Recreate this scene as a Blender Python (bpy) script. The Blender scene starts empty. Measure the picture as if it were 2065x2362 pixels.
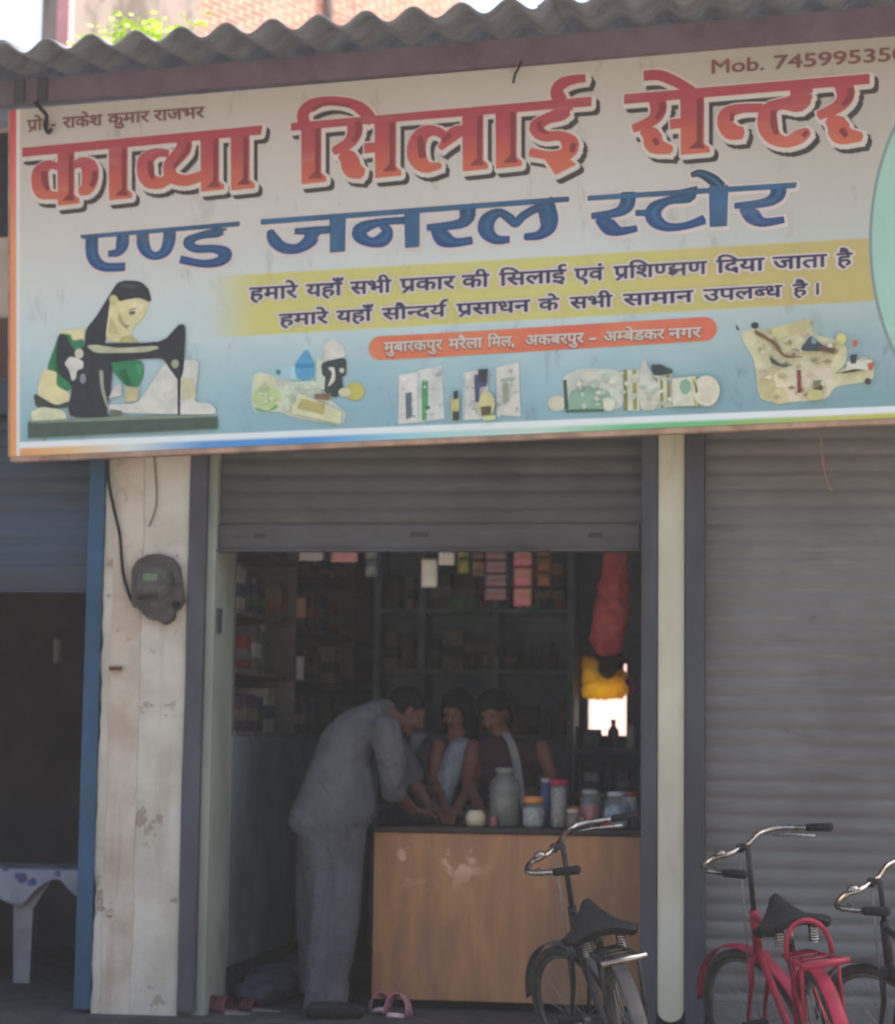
import bpy, bmesh, math, random
from mathutils import Vector, Matrix, noise as mnoise
from mathutils.geometry import delaunay_2d_cdt
R = math.radians
random.seed(7)
SC = bpy.context.scene
COL = SC.collection

# ------------------------------------------------------------------ camera, sky, sun, exposure
F = 5000.0; W, H = 2065.0, 2362.0          # focal length and frame in photo pixels
YAW, PITCH, ROLL = R(8.7), R(6.28), 0.013
CAM = Vector((0.0, -10.2, 1.27))
fwd = Vector((-math.sin(YAW)*math.cos(PITCH), math.cos(YAW)*math.cos(PITCH), math.sin(PITCH)))
rgt0 = Vector((math.cos(YAW), math.sin(YAW), 0.0))
up0 = rgt0.cross(fwd)
rgt = rgt0*math.cos(ROLL) + up0*math.sin(ROLL)
up = up0*math.cos(ROLL) - rgt0*math.sin(ROLL)
cd = bpy.data.cameras.new('camera'); cam = bpy.data.objects.new('camera', cd); COL.objects.link(cam)
M = Matrix.Identity(4)
for i in range(3):
    M[i][0] = rgt[i]; M[i][1] = up[i]; M[i][2] = -fwd[i]; M[i][3] = CAM[i]
cam.matrix_world = M
cd.sensor_fit = 'VERTICAL'; cd.sensor_height = 24.0; cd.lens = 24.0*F/H
cd.clip_end = 3000; cd.clip_start = 0.05
cd.dof.use_dof = True; cd.dof.focus_distance = 7.0; cd.dof.aperture_fstop = 2.2
SC.camera = cam

SUN_AZ, SUN_EL = R(58), R(58)              # azimuth clockwise from +Y: high, behind the shops to the right
to_sun = Vector((math.sin(SUN_AZ)*math.cos(SUN_EL), math.cos(SUN_AZ)*math.cos(SUN_EL), math.sin(SUN_EL)))
wd = bpy.data.worlds.new('World'); SC.world = wd; wd.use_nodes = True
nt = wd.node_tree
bg = nt.nodes['Background']
sky = nt.nodes.new('ShaderNodeTexSky'); sky.sky_type = 'NISHITA'; sky.sun_disc = False
sky.sun_elevation = SUN_EL; sky.sun_rotation = SUN_AZ; sky.air_density = 1.0; sky.dust_density = 6.5; sky.ozone_density = 0.7
nt.links.new(sky.outputs[0], bg.inputs[0]); bg.inputs[1].default_value = 0.12
sd = bpy.data.lights.new('sun', 'SUN'); sd.energy = 4.0; sd.angle = R(0.5); sd.color = (1.0, 0.95, 0.87)
sun = bpy.data.objects.new('sun', sd); COL.objects.link(sun)
sun.rotation_euler = (-to_sun).to_track_quat('-Z', 'Y').to_euler(); sun.location = (6, 4, 12)
SC.view_settings.view_transform = 'Standard'; SC.view_settings.look = 'None'
SC.view_settings.exposure = 1.8; SC.view_settings.gamma = 1.0
SC.cycles.max_bounces = 8; SC.cycles.diffuse_bounces = 5; SC.cycles.transparent_max_bounces = 12

# ------------------------------------------------------------------ picture point -> place
def ray(px, py):
    return (fwd + rgt*((px - W/2)/F) - up*((py - H/2)/F))
def at(px, py, Y):
    d = ray(px, py); return CAM + d*((Y - CAM.y)/d.y)
def atz(px, py, Z):
    d = ray(px, py); return CAM + d*((Z - CAM.z)/d.z)
def atx(px, py, X):
    d = ray(px, py); return CAM + d*((X - CAM.x)/d.x)
def onp(px, py, p0, n):
    d = ray(px, py); return CAM + d*((p0 - CAM).dot(n)/d.dot(n))

# ------------------------------------------------------------------ mesh helpers
def V(*a): return Vector(a)
class MB:
    def __init__(s): s.bm = bmesh.new()
    def face(s, pts, mi=0):
        vs = [s.bm.verts.new(p) for p in pts]
        f = s.bm.faces.new(vs); f.material_index = mi; return f
    def box(s, a, b, bev=0.0):
        x0, x1 = sorted((a[0], b[0])); y0, y1 = sorted((a[1], b[1])); z0, z1 = sorted((a[2], b[2]))
        return s.hexa([V(x0,y0,z0),V(x1,y0,z0),V(x1,y1,z0),V(x0,y1,z0),V(x0,y0,z1),V(x1,y0,z1),V(x1,y1,z1),V(x0,y1,z1)], bev)
    def hexa(s, p, bev=0.0):
        vs = [s.bm.verts.new(q) for q in p]
        fs = [s.bm.faces.new([vs[i] for i in q]) for q in ((3,2,1,0),(4,5,6,7),(0,1,5,4),(1,2,6,5),(2,3,7,6),(3,0,4,7))]
        if bev:
            es = list({e for f in fs for e in f.edges})
            bmesh.ops.bevel(s.bm, geom=es, offset=bev, segments=2, affect='EDGES', profile=0.5)
        return s
    def obox(s, c, ax, ay, az, bev=0.0):          # centre and three half axes
        P = [c-ax-ay-az, c+ax-ay-az, c+ax+ay-az, c-ax+ay-az, c-ax-ay+az, c+ax-ay+az, c+ax+ay+az, c-ax+ay+az]
        return s.hexa(P, bev)
    def tube(s, pts, r, seg=8, cap=True, closed=False):
        pts = [Vector(p) for p in pts]; n = len(pts)
        rs = r if isinstance(r, (list, tuple)) else [r]*n
        rings = []; prev = None
        for i, p in enumerate(pts):
            if closed: t = pts[(i+1) % n] - pts[i-1]
            else: t = pts[min(i+1, n-1)] - pts[max(i-1, 0)]
            if t.length < 1e-9: t = V(0,0,1)
            t.normalize()
            if prev is None:
                a = t.cross(V(0,0,1))
                if a.length < 0.05: a = t.cross(V(1,0,0))
            else:
                a = prev - t*prev.dot(t)
                if a.length < 1e-6: a = t.orthogonal()
            a.normalize(); prev = a; b = t.cross(a)
            rings.append([s.bm.verts.new(p + (a*math.cos(k*2*math.pi/seg) + b*math.sin(k*2*math.pi/seg))*rs[i]) for k in range(seg)])
        m = n if closed else n-1
        for i in range(m):
            A, B = rings[i], rings[(i+1) % n]
            for k in range(seg):
                s.bm.faces.new((A[k], A[(k+1) % seg], B[(k+1) % seg], B[k]))
        if cap and not closed:
            s.bm.faces.new(list(reversed(rings[0]))); s.bm.faces.new(rings[-1])
        return s
    def ball(s, c, r, seg=12, rot=None):
        r = (r, r, r) if not isinstance(r, (tuple, list)) else r
        m = Matrix.Translation(Vector(c)) @ (rot.to_4x4() if rot else Matrix.Identity(4)) @ Matrix.Diagonal((r[0], r[1], r[2], 1))
        bmesh.ops.create_uvsphere(s.bm, u_segments=seg, v_segments=max(6, seg*2//3), radius=1.0, matrix=m); return s
    def limb(s, pts, rs, seg=12):                 # tapered chain of rounded bones
        for i in range(len(pts)):
            s.ball(pts[i], rs[i], seg)
            if i:
                a, b = Vector(pts[i-1]), Vector(pts[i])
                if (b-a).length > 1e-4: s.tube([a, b], [rs[i-1], rs[i]], seg)
        return s
    def lathe(s, prof, c=(0,0,0), seg=20, sx=1, sy=1):
        c = Vector(c); rings = []
        for r, z in prof:
            rings.append([s.bm.verts.new(c + V(math.cos(k*2*math.pi/seg)*r*sx, math.sin(k*2*math.pi/seg)*r*sy, z)) for k in range(seg)])
        for A, B in zip(rings, rings[1:]):
            for k in range(seg): s.bm.faces.new((A[k], A[(k+1) % seg], B[(k+1) % seg], B[k]))
        s.bm.faces.new(list(reversed(rings[0]))); s.bm.faces.new(rings[-1]); return s
    def prism(s, pts, d):                         # polygon given in space, thickened along d
        d = Vector(d); a = [s.bm.verts.new(p) for p in pts]; b = [s.bm.verts.new(Vector(p)+d) for p in pts]
        n = len(a)
        s.bm.faces.new(list(reversed(a))); s.bm.faces.new(b)
        for i in range(n): s.bm.faces.new((a[i], a[(i+1) % n], b[(i+1) % n], b[i]))
        return s
    def grid(s, fn, nu, nv, uv=False):
        vs = [[s.bm.verts.new(fn(i/nu, j/nv)) for i in range(nu+1)] for j in range(nv+1)]
        lay = s.bm.loops.layers.uv.verify() if uv else None
        for j in range(nv):
            for i in range(nu):
                f = s.bm.faces.new((vs[j][i], vs[j][i+1], vs[j+1][i+1], vs[j+1][i]))
                if uv:
                    for l, q in zip(f.loops, ((i,j),(i+1,j),(i+1,j+1),(i,j+1))): l[lay].uv = (q[0]/nu, q[1]/nv)
        return s
    def build(s, name, m, parent=None, smooth=False, world=True, fix=True):
        if fix: bmesh.ops.recalc_face_normals(s.bm, faces=s.bm.faces[:])
        me = bpy.data.meshes.new(name)
        if parent is not None and world:
            top = parent; off = Vector(top.location)
            while top.parent: top = top.parent; off += Vector(top.location)
            bmesh.ops.translate(s.bm, verts=s.bm.verts[:], vec=-off)
        s.bm.to_mesh(me); s.bm.free()
        for q in (m if isinstance(m, (list, tuple)) else [m]): me.materials.append(q)
        if smooth:
            for p in me.polygons: p.use_smooth = True
        o = bpy.data.objects.new(name, me); COL.objects.link(o)
        if parent is not None: o.parent = parent
        return o
def auto(o, ang=40):
    me = o.data
    for p in me.polygons: p.use_smooth = True
    bm = bmesh.new(); bm.from_mesh(me)
    for e in bm.edges:
        if len(e.link_faces) == 2 and e.calc_face_angle(0) > R(ang): e.smooth = False
    bm.to_mesh(me); bm.free(); return o
def remesh(o, vox, it=6, fac=0.5):
    m = o.modifiers.new('r', 'REMESH'); m.mode = 'VOXEL'; m.voxel_size = vox; m.use_smooth_shade = True
    if it:
        q = o.modifiers.new('s', 'SMOOTH'); q.factor = fac; q.iterations = it
    return o
def thing(name, label, cat, loc=(0,0,0), rz=0.0, group=None):
    o = bpy.data.objects.new(name, None); COL.objects.link(o); o.empty_display_size = 0.05
    o.location = loc; o.rotation_euler = (0, 0, rz); o['label'] = label; o['category'] = cat
    if group: o['group'] = group
    return o
def tag(o, label, cat, group=None):
    o['label'] = label; o['category'] = cat
    if group: o['group'] = group
    return o
def struct(o): o['kind'] = 'structure'; return o
def copy_tree(o, parent=None):
    c = o.copy(); COL.objects.link(c)
    if parent is not None: c.parent = parent
    for ch in [x for x in bpy.data.objects if x.parent is o]: copy_tree(ch, c)
    return c
def solo(name, mb, m, label, cat, group=None, smooth=False, base=None):   # a thing that is one mesh, origin at its base
    if base is not None: bmesh.ops.translate(mb.bm, verts=mb.bm.verts[:], vec=-Vector(base))
    o = mb.build(name, m, None, smooth)
    if base is not None: o.location = base
    return tag(o, label, cat, group)

# ------------------------------------------------------------------ materials
def lin(c):
    r = []
    for x in c[:3]:
        x = x/255.0
        r.append(x/12.92 if x <= 0.04045 else ((x+0.055)/1.055)**2.4)
    return (r[0], r[1], r[2], 1.0)
class NT:
    def __init__(s, name):
        s.m = bpy.data.materials.new(name); s.m.use_nodes = True; s.t = s.m.node_tree; s.b = s.t.nodes['Principled BSDF']
    def n(s, typ, **kw):
        x = s.t.nodes.new(typ)
        for k, v in kw.items(): setattr(x, k, v)
        return x
    def put(s, inp, v):
        if hasattr(v, 'is_linked') or hasattr(v, 'links'): s.t.links.new(v, inp)
        else: inp.default_value = v
    def noise(s, scale, detail=4, vec=None, rough=0.55, dist=0.0):
        x = s.n('ShaderNodeTexNoise'); x.inputs['Scale'].default_value = scale; x.inputs['Detail'].default_value = detail
        x.inputs['Roughness'].default_value = rough; x.inputs['Distortion'].default_value = dist
        if vec is not None: s.t.links.new(vec, x.inputs['Vector'])
        return x.outputs['Fac']
    def rng(s, v, a, b, c=0.0, d=1.0, smooth=True):
        x = s.n('ShaderNodeMapRange'); x.interpolation_type = 'SMOOTHSTEP' if smooth else 'LINEAR'
        s.put(x.inputs['Value'], v)
        for k, q in zip(('From Min','From Max','To Min','To Max'), (a, b, c, d)): x.inputs[k].default_value = q
        return x.outputs['Result']
    def math(s, op, a, b=0.0):
        x = s.n('ShaderNodeMath', operation=op); s.put(x.inputs[0], a); s.put(x.inputs[1], b); return x.outputs[0]
    def mix(s, f, a, b, blend='MIX'):
        x = s.n('ShaderNodeMix', data_type='RGBA', blend_type=blend)
        s.put(x.inputs[0], f); s.put(x.inputs[6], a); s.put(x.inputs[7], b); return x.outputs[2]
    def ramp(s, v, stops):
        x = s.n('ShaderNodeValToRGB'); s.t.links.new(v, x.inputs[0]); e = x.color_ramp.elements
        e.remove(e[1]); e[0].position, e[0].color = stops[0]
        for p, c in stops[1:]: e.new(p).color = c
        return x.outputs[0]
    def coord(s, which='Object', scale=None):
        c = s.n('ShaderNodeTexCoord').outputs[which]
        if scale:
            mp = s.n('ShaderNodeMapping'); mp.inputs['Scale'].default_value = scale; s.t.links.new(c, mp.inputs['Vector']); c = mp.outputs[0]
        return c
    def bump(s, h, strength, dist=0.01):
        x = s.n('ShaderNodeBump'); x.inputs['Strength'].default_value = strength; x.inputs['Distance'].default_value = dist
        s.t.links.new(h, x.inputs['Height']); s.t.links.new(x.outputs[0], s.b.inputs['Normal'])
    def done(s, col, rough=0.7, metal=0.0, spec=0.35):
        s.put(s.b.inputs['Base Color'], col); s.put(s.b.inputs['Roughness'], rough); s.b.inputs['Metallic'].default_value = metal
        s.b.inputs['Specular IOR Level'].default_value = spec; return s.m
MATS = {}
def mat(name, c, rough=0.7, metal=0.0, var=0.25, scale=5.0, c2=None, dirt=None, damt=0.5, dscale=2.0, bump=0.15, bscale=60.0, spec=0.3, stretch=None):
    if name in MATS: return MATS[name]
    t = NT(name); co = t.coord('Object', stretch)
    base = lin(c); o = lin(c2) if c2 else tuple(max(0, x*(1-var)) for x in base[:3]) + (1,)
    f = t.rng(t.noise(scale, 5, co), 0.3, 0.7)
    col = t.mix(f, base, o)
    if dirt:
        g = t.rng(t.noise(dscale, 8, co, 0.65, 0.6), 0.5, 0.72, 0, damt)
        col = t.mix(g, col, lin(dirt))
    if bump: t.bump(t.noise(bscale, 4, co), bump, 0.004)
    rr = t.rng(t.noise(scale*3, 3, co), 0.3, 0.7, max(0, rough-0.1), min(1, rough+0.1))
    MATS[name] = t.done(col, rr, metal, spec); return MATS[name]
def glass(name, c, alpha=0.35, rough=0.12):
    if name in MATS: return MATS[name]
    t = NT(name); t.done(lin(c), rough, 0, 0.6)
    t.b.inputs['Alpha'].default_value = alpha; MATS[name] = t.m; return t.m

# ------------------------------------------------------------------ palette
concrete = mat('concrete', (120,118,115), 0.9, 0, c2=(92,90,88), scale=4, dirt=(60,56,52), damt=0.6, bump=0.4, bscale=90)
earth = mat('earth', (138,132,119), 0.95, 0, c2=(116,110,100), scale=1.5, dirt=(80,72,62), damt=0.7, bump=0.5, bscale=40)
floor_m = mat('shop_floor_paint', (70,68,70), 0.75, 0, c2=(52,52,58), scale=6, dirt=(38,37,40), damt=0.7)
def plaster_mat(name, c1, c2, bare, amt, seed):
    t = NT(name); co = t.coord('Object'); mv = t.n('ShaderNodeMapping'); mv.inputs['Location'].default_value = (seed, seed, seed); t.t.links.new(co, mv.inputs['Vector']); q = mv.outputs[0]
    mr = t.n('ShaderNodeMapping'); mr.inputs['Scale'].default_value = (9, 9, 0.8); t.t.links.new(q, mr.inputs['Vector'])
    col = t.mix(t.rng(t.noise(3.2, 6, q, 0.6), 0.35, 0.65), lin(c1), lin(c2))
    col = t.mix(t.rng(t.noise(1.0, 6, mr.outputs[0], 0.65), 0.55, 0.78, 0, 0.4), col, lin(bare))
    chip = t.rng(t.noise(6.5, 8, q, 0.62, 0.3), 0.60, 0.64); big = t.rng(t.noise(1.7, 3, q), 0.44, 0.60, 0, amt)
    cm = t.math('MULTIPLY', chip, big)
    col = t.mix(cm, col, lin(bare))
    col = t.mix(t.rng(t.noise(22, 4, q), 0.70, 0.76, 0, 0.5), col, lin((96,84,74)))
    h = t.math('SUBTRACT', t.math('MULTIPLY', t.noise(38, 5, q), 0.5), cm); t.bump(h, 0.5, 0.008)
    return t.done(col, 0.9, 0, 0.2)
plaster = plaster_mat('pillar_plaster', (190,184,172), (174,166,152), (138,122,108), 0.75, 1.0)
plaster_tan = plaster_mat('tan_plaster', (168,152,136), (186,176,162), (126,104,88), 0.9, 4.0)
cream = mat('cream_paint', (196,192,172), 0.75, 0, c2=(178,172,150), scale=3, dirt=(126,108,80), damt=0.35, dscale=5, bump=0.2, stretch=(1,1,0.4))
reveal_m = mat('reveal_paint', (150,154,142), 0.8, 0, c2=(130,138,126), scale=3, dirt=(84,86,78), damt=0.5, stretch=(1,1,0.5))
teal_wall = mat('teal_wall_paint', (116,128,132), 0.85, 0, c2=(92,108,106), scale=2, dirt=(66,74,76), damt=0.7, bump=0.2)
dark_wall = mat('dark_inner_wall', (120,134,152), 0.9, 0, c2=(94,108,126), scale=2, dirt=(76,78,86), damt=0.6)
skirt_m = mat('skirting_paint', (42,46,58), 0.7, 0, c2=(34,36,46), scale=5)
steel_frame = mat('grey_steel', (76,78,86), 0.6, 0.2, c2=(60,60,68), scale=4, dirt=(70,52,44), damt=0.5, dscale=4, stretch=(1,1,0.3))
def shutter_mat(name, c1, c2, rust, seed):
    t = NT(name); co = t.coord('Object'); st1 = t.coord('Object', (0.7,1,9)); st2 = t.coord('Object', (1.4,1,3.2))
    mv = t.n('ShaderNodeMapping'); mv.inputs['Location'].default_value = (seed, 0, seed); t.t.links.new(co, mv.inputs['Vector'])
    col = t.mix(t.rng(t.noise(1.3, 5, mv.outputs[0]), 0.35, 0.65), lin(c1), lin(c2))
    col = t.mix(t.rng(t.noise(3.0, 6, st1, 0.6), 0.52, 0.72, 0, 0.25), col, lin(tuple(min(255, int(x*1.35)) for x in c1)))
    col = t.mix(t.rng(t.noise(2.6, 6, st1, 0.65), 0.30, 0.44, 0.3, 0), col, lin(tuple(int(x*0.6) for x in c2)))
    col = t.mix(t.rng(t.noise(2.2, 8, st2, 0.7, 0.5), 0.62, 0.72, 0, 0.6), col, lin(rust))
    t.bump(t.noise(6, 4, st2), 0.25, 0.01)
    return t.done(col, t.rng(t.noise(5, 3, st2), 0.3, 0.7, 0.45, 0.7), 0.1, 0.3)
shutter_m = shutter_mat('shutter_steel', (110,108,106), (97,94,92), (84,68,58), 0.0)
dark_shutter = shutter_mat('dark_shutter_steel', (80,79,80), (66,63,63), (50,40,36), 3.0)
blue_paint = mat('blue_paint', (40,80,108), 0.6, 0.0, c2=(34,66,92), scale=4, dirt=(52,62,72), damt=0.5, dscale=5, bump=0.2)
blue_shut = mat('blue_shutter_paint', (54,72,88), 0.6, 0.1, c2=(56,62,72), scale=2.0, dirt=(58,56,60), damt=0.8, dscale=2.5, stretch=(0.6,1,2.5))
beam_m = mat('maroon_beam_paint', (108,96,112), 0.7, 0.05, c2=(98,82,94), scale=5, dirt=(78,64,68), damt=0.6, dscale=4)
sheet_m = mat('cement_sheet', (122,125,132), 0.9, 0, c2=(102,104,112), scale=5, dirt=(72,66,66), damt=0.5, dscale=6, bump=0.3)
black_rub = mat('black_rubber', (26,26,28), 0.75, 0, var=0.3, scale=20)
tyre_m = mat('dusty_tyre', (70,66,62), 0.9, 0, c2=(48,46,44), scale=12, dirt=(112,102,92), damt=0.5, dscale=8)
chrome = mat('dull_chrome', (196,194,192), 0.28, 1.0, c2=(136,124,112), scale=9, dirt=(86,70,56), damt=0.6, dscale=14, bump=0.05)
spoke_m = mat('spoke_steel', (130,128,124), 0.45, 0.8, var=0.3, scale=8)
black_paint = mat('black_bike_enamel', (30,30,34), 0.55, 0, c2=(46,43,43), scale=8, dirt=(96,86,78), damt=0.5, dscale=10)
red_paint = mat('magenta_red_enamel', (158,34,62), 0.55, 0, c2=(124,28,48), scale=8, dirt=(96,64,60), damt=0.5, dscale=9)
wood_m = None

# ------------------------------------------------------------------ the ground
g = MB()
g.grid(lambda u, v: V(-700+1400*u, -700+1400*v, -0.25), 40, 40)
struct(g.build('ground', earth))
g = MB(); g.box((-9, -0.16, -0.30), (6, 4.9, 0.0)); struct(g.build('shop_floor', floor_m))
g = MB(); g.box((-9, -0.62, -0.30), (6, -0.163, -0.12)); struct(g.build('doorstep', concrete))

# ------------------------------------------------------------------ the row of shops (one building)
bld = thing('shop_building', 'low row of plastered shops with cream pillars between rolling shutters', 'building', (-2.0, 0.0, 0.0))
m = MB()
m.box((-2.83, 0.03, 0.0), (-2.705, 0.42, 3.3)); m.build('reveal_wall', reveal_m, bld)
# pillar on the left: broad face and the tan strip beside it, slightly uneven arris
def rough_col(x0, x1, y0, y1, z0, z1, amp, sd, n=60):
    b = MB(); ring = []
    for k in range(n+1):
        z = z0 + (z1-z0)*k/n
        q = []
        for i, (x, y) in enumerate(((x0,y0),(x1,y0),(x1,y1),(x0,y1))):
            dx = amp*mnoise.noise(V(i*7.3+sd, z*3.1, 2.0)) + amp*0.6*mnoise.noise(V(i*3.3+sd, z*11, 5.0))
            q.append(b.bm.verts.new((x+dx, y + abs(dx)*0.5, z)))
        ring.append(q)
    for A, B in zip(ring, ring[1:]):
        for i in range(4): b.bm.faces.new((A[i], A[(i+1)%4], B[(i+1)%4], B[i]))
    b.bm.faces.new(ring[0][::-1]); b.bm.faces.new(ring[-1]); return b
rough_col(-3.09, -2.832, -0.012, 0.4, 0.0, 3.3, 0.004, 1, 90).build('pillar', plaster, bld)['label'] = 'broad off-white left pillar'
rough_col(-3.205, -3.06, -0.018, 0.4, 0.0, 3.3, 0.009, 5, 140).build('pillar_edge', plaster_tan, bld)
rough_col(-3.252, -3.19, -0.012, 0.4, 0.0, 3.3, 0.014, 9, 160).build('pillar_edge', plaster, bld)
# cream pillar on the right with its rounded worn foot
c0, c1 = -0.553, -0.432
b = MB(); prof = []
for k in range(13):
    a = math.pi*k/12; prof.append(V((c0+c1)/2 - math.cos(a)*(c1-c0)/2, -0.02, 0.10 - math.sin(a)*0.055))
prof += [V(c1, -0.02, 3.3), V(c0, -0.02, 3.3)]
b.prism(prof, (0, 0.3, 0)); auto(b.build('pillar', cream, bld))['label'] = 'narrow cream pillar between two grey shutter rails'
m = MB(); m.box((c0+0.004, 0.0, 0.0), (c1-0.004, 0.28, 0.10)); m.build('pillar_foot', skirt_m, bld)
# inner walls
m = MB(); m.box((-2.95, 0.422, 0.19), (-2.70, 4.4, 1.33)); m.build('side_wall', teal_wall, bld)
m = MB(); m.box((-2.95, 0.424, 0.0), (-2.698, 4.4, 0.188)); m.build('skirting', skirt_m, bld)
m = MB(); m.box((-3.2, 0.422, 1.33), (-2.95, 4.4, 3.3)); m.build('side_wall', dark_wall, bld)
m = MB(); m.box((-0.50, 0.31, 0.0), (-0.40, 4.4, 3.3)); m.build('side_wall', dark_wall, bld)
m = MB()
m.box((-3.2, 4.402, 0.0), (-1.275, 4.55, 3.3)); m.box((-0.985, 4.402, 0.0), (-0.4, 4.55, 3.3))
m.box((-1.275, 4.402, 0.0), (-0.985, 4.55, 1.36)); m.box((-1.275, 4.402, 1.89), (-0.985, 4.55, 3.3))
m.build('back_wall', dark_wall, bld)
m = MB(); m.box((-9, 0.06, 3.3), (6, 4.55, 3.42)); m.build('ceiling', dark_wall, bld)
m = MB(); m.box((-9, 0.0, 3.02), (6, 0.058, 4.36)); m.build('front_wall', plaster_tan, bld)
# neighbour on the left: dark room
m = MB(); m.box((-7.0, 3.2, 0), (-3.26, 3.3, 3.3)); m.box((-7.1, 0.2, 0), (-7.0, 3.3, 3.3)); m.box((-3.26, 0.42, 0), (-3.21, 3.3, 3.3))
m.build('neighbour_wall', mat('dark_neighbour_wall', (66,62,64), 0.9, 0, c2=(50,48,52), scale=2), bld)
z0, z1, z2 = at(8,870,-0.02).z, at(8,735,-0.02).z, at(8,545,-0.02).z
m = MB(); m.box((-5.0, -0.03, z0), (-3.30, -0.002, z1)); m.build('lintel', mat('lintel_brown', (86,66,58), 0.8, scale=5), bld)
m = MB(); m.box((-5.0, -0.025, z2), (-3.30, -0.002, 4.33)); m.build('shade_panel', mat('dark_shade_panel', (46,44,52), 0.8, scale=5), bld)  # dark panel standing in for the shadow under the roof
m = MB(); m.box((-5.0, -0.028, 2.9), (-3.30, -0.002, z0-0.002)); m.build('shutter_hood', blue_shut, bld)
# neighbour on the right: closed room behind its shutter
m = MB(); m.box((2.3, 0.1, 0), (2.5, 4.4, 3.3)); m.build('end_wall', plaster, bld)
m = MB(); m.box((-0.35, 2.0, 0), (2.3, 2.1, 3.3)); m.build('partition_wall', dark_wall, bld)
# switch plate painted on the reveal
p = atx(505, 1432, -2.70)
m = MB(); m.box((-2.703, p.y-0.035, p.z-0.06), (-2.692, p.y+0.035, p.z+0.06), 0.003); m.build('switch_plate', steel_frame, bld)

# ------------------------------------------------------------------ rolling shutters
def curtain(x0, x1, y, z0, z1, pitch, depth, seed=0.0):
    b = MB(); n = int((z1-z0)/pitch*8); nx = 14
    def fn(u, v):
        z = z1 - v*(z1-z0); ph = (v*(z1-z0)/pitch) % 1.0
        d = abs(math.sin(math.pi*ph))**0.7*depth
        w = mnoise.noise(V(u*(x1-x0)*1.1+seed, z*1.3, 3.7))*0.008
        return V(x0+(x1-x0)*u, y - d + w, z)
    b.grid(fn, nx, n); return b
def shutter(label, x0, x1, y, zb, rails, mcur, mrail, mbar, handle=None):
    t = thing('rolling_shutter', label, 'shutter', ((x0+x1)/2, y, zb), 0, 'rolling shutters of the shop row')
    b = curtain(x0, x1, y, zb+0.135, 3.25, 0.081, 0.011, x0); o = b.build('shutter_curtain', mcur, t, True)
    b = MB(); b.box((x0+0.004, y-0.022, zb+0.012), (x1-0.004, y+0.004, zb+0.133), 0.004); b.build('bottom_rail', mbar, t)
    b = MB(); b.box((x0+0.004, y-0.05, zb), (x1-0.004, y+0.02, zb+0.010)); b.build('bottom_rail', mbar, t)
    for (a, c) in rails:
        b = MB()   # U-shaped guide: web and two lips
        b.box((a, -0.035, 0.02), (c, -0.005, 3.3), 0.004); b.build('guide_rail', mrail, t)
        b = MB(); b.box((a+0.006, -0.003, 0.02), (c-0.006, y+0.1, 3.3)); b.build('guide_rail', mrail, t)
    for hx, hz, hw in (handle or []):
        b = MB(); b.box((hx-hw, y-0.026, hz-0.012), (hx+hw, y-0.0235, hz+0.012), 0.001); b.build('hand_slot', mat('slot_dark_grey', (58,54,53), 0.8), t)  # each slot is a flat dark grey plate on the rail
    return t
zb = 2.222
h = [(at(970, 1232, 0.09).x, 2.305, 0.045), (at(600, 1245, 0.09).x, 2.30, 0.03), (at(1375, 1240, 0.09).x, 2.30, 0.035)]
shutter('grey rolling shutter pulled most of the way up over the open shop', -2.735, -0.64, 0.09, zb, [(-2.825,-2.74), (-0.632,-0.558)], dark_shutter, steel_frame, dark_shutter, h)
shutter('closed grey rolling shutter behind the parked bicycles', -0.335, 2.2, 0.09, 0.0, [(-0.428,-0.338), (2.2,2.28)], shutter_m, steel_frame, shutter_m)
shutter('blue rolling shutter half raised over the dark shop at the left edge', -6.2, -3.335, 0.09, 2.02, [(-3.333,-3.255)], blue_shut, blue_paint, blue_shut)

# ------------------------------------------------------------------ roof: corrugated sheets on a maroon beam
SL, SR = V(-3.73, -0.15, 0), V(1.06, -0.55, 0)
su = (SR-SL).normalized(); sn = V(su.y, -su.x, 0)              # along the sign, and out towards the street
if sn.y > 0: sn = -sn
def S(px, py, off=0.0): return onp(px, py, SL + sn*off, sn)
roof = thing('corrugated_roof', 'grey corrugated cement sheet roof sloping out over the signboard', 'roof', (-1.5, 0.6, 4.4))
fA, fB = onp(0, 113, SL + sn*0.62, sn), onp(1060, 22, SL + sn*0.62, sn)
fd = (fB-fA)/(su.dot(fB-fA))                                    # per metre along the eave
pitch = su.dot(onp(1625/1.7067, 32/1.7067+11, SL+sn*0.62, sn) - onp(10/1.7067, 165/1.7067+11, SL+sn*0.62, sn))/9.0
ph0 = su.dot(onp(10/1.7067, 98+11, SL+sn*0.62, sn) - fA)
back = V(0.0, 1.0, math.tan(R(9.5)))
def sheet(s0, s1, lift, ln, name):
    b = MB(); nx = int((s1-s0)/pitch*12)
    def fn(u, v):
        s = s0 + (s1-s0)*u
        w = 0.031*math.cos(2*math.pi*(s-ph0)/pitch)
        jag = 0.012*mnoise.noise(V(s*4, 0, lift*50))
        return fA + fd*s + V(0,0,w+lift) + back*(v*ln + (jag if v == 0 else 0))
    b.grid(fn, nx, 10)
    o = b.build(name, sheet_m, roof, True)
    q = o.modifiers.new('t', 'SOLIDIFY'); q.thickness = 0.009; q.offset = 0
    return o
sheet(-5.2, 0.02, 0.010, 3.2, 'roof_sheet'); sheet(-0.06, 2.62, 0.0, 3.2, 'roof_sheet'); sheet(2.56, 6.6, 0.010, 3.2, 'roof_sheet')
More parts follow.
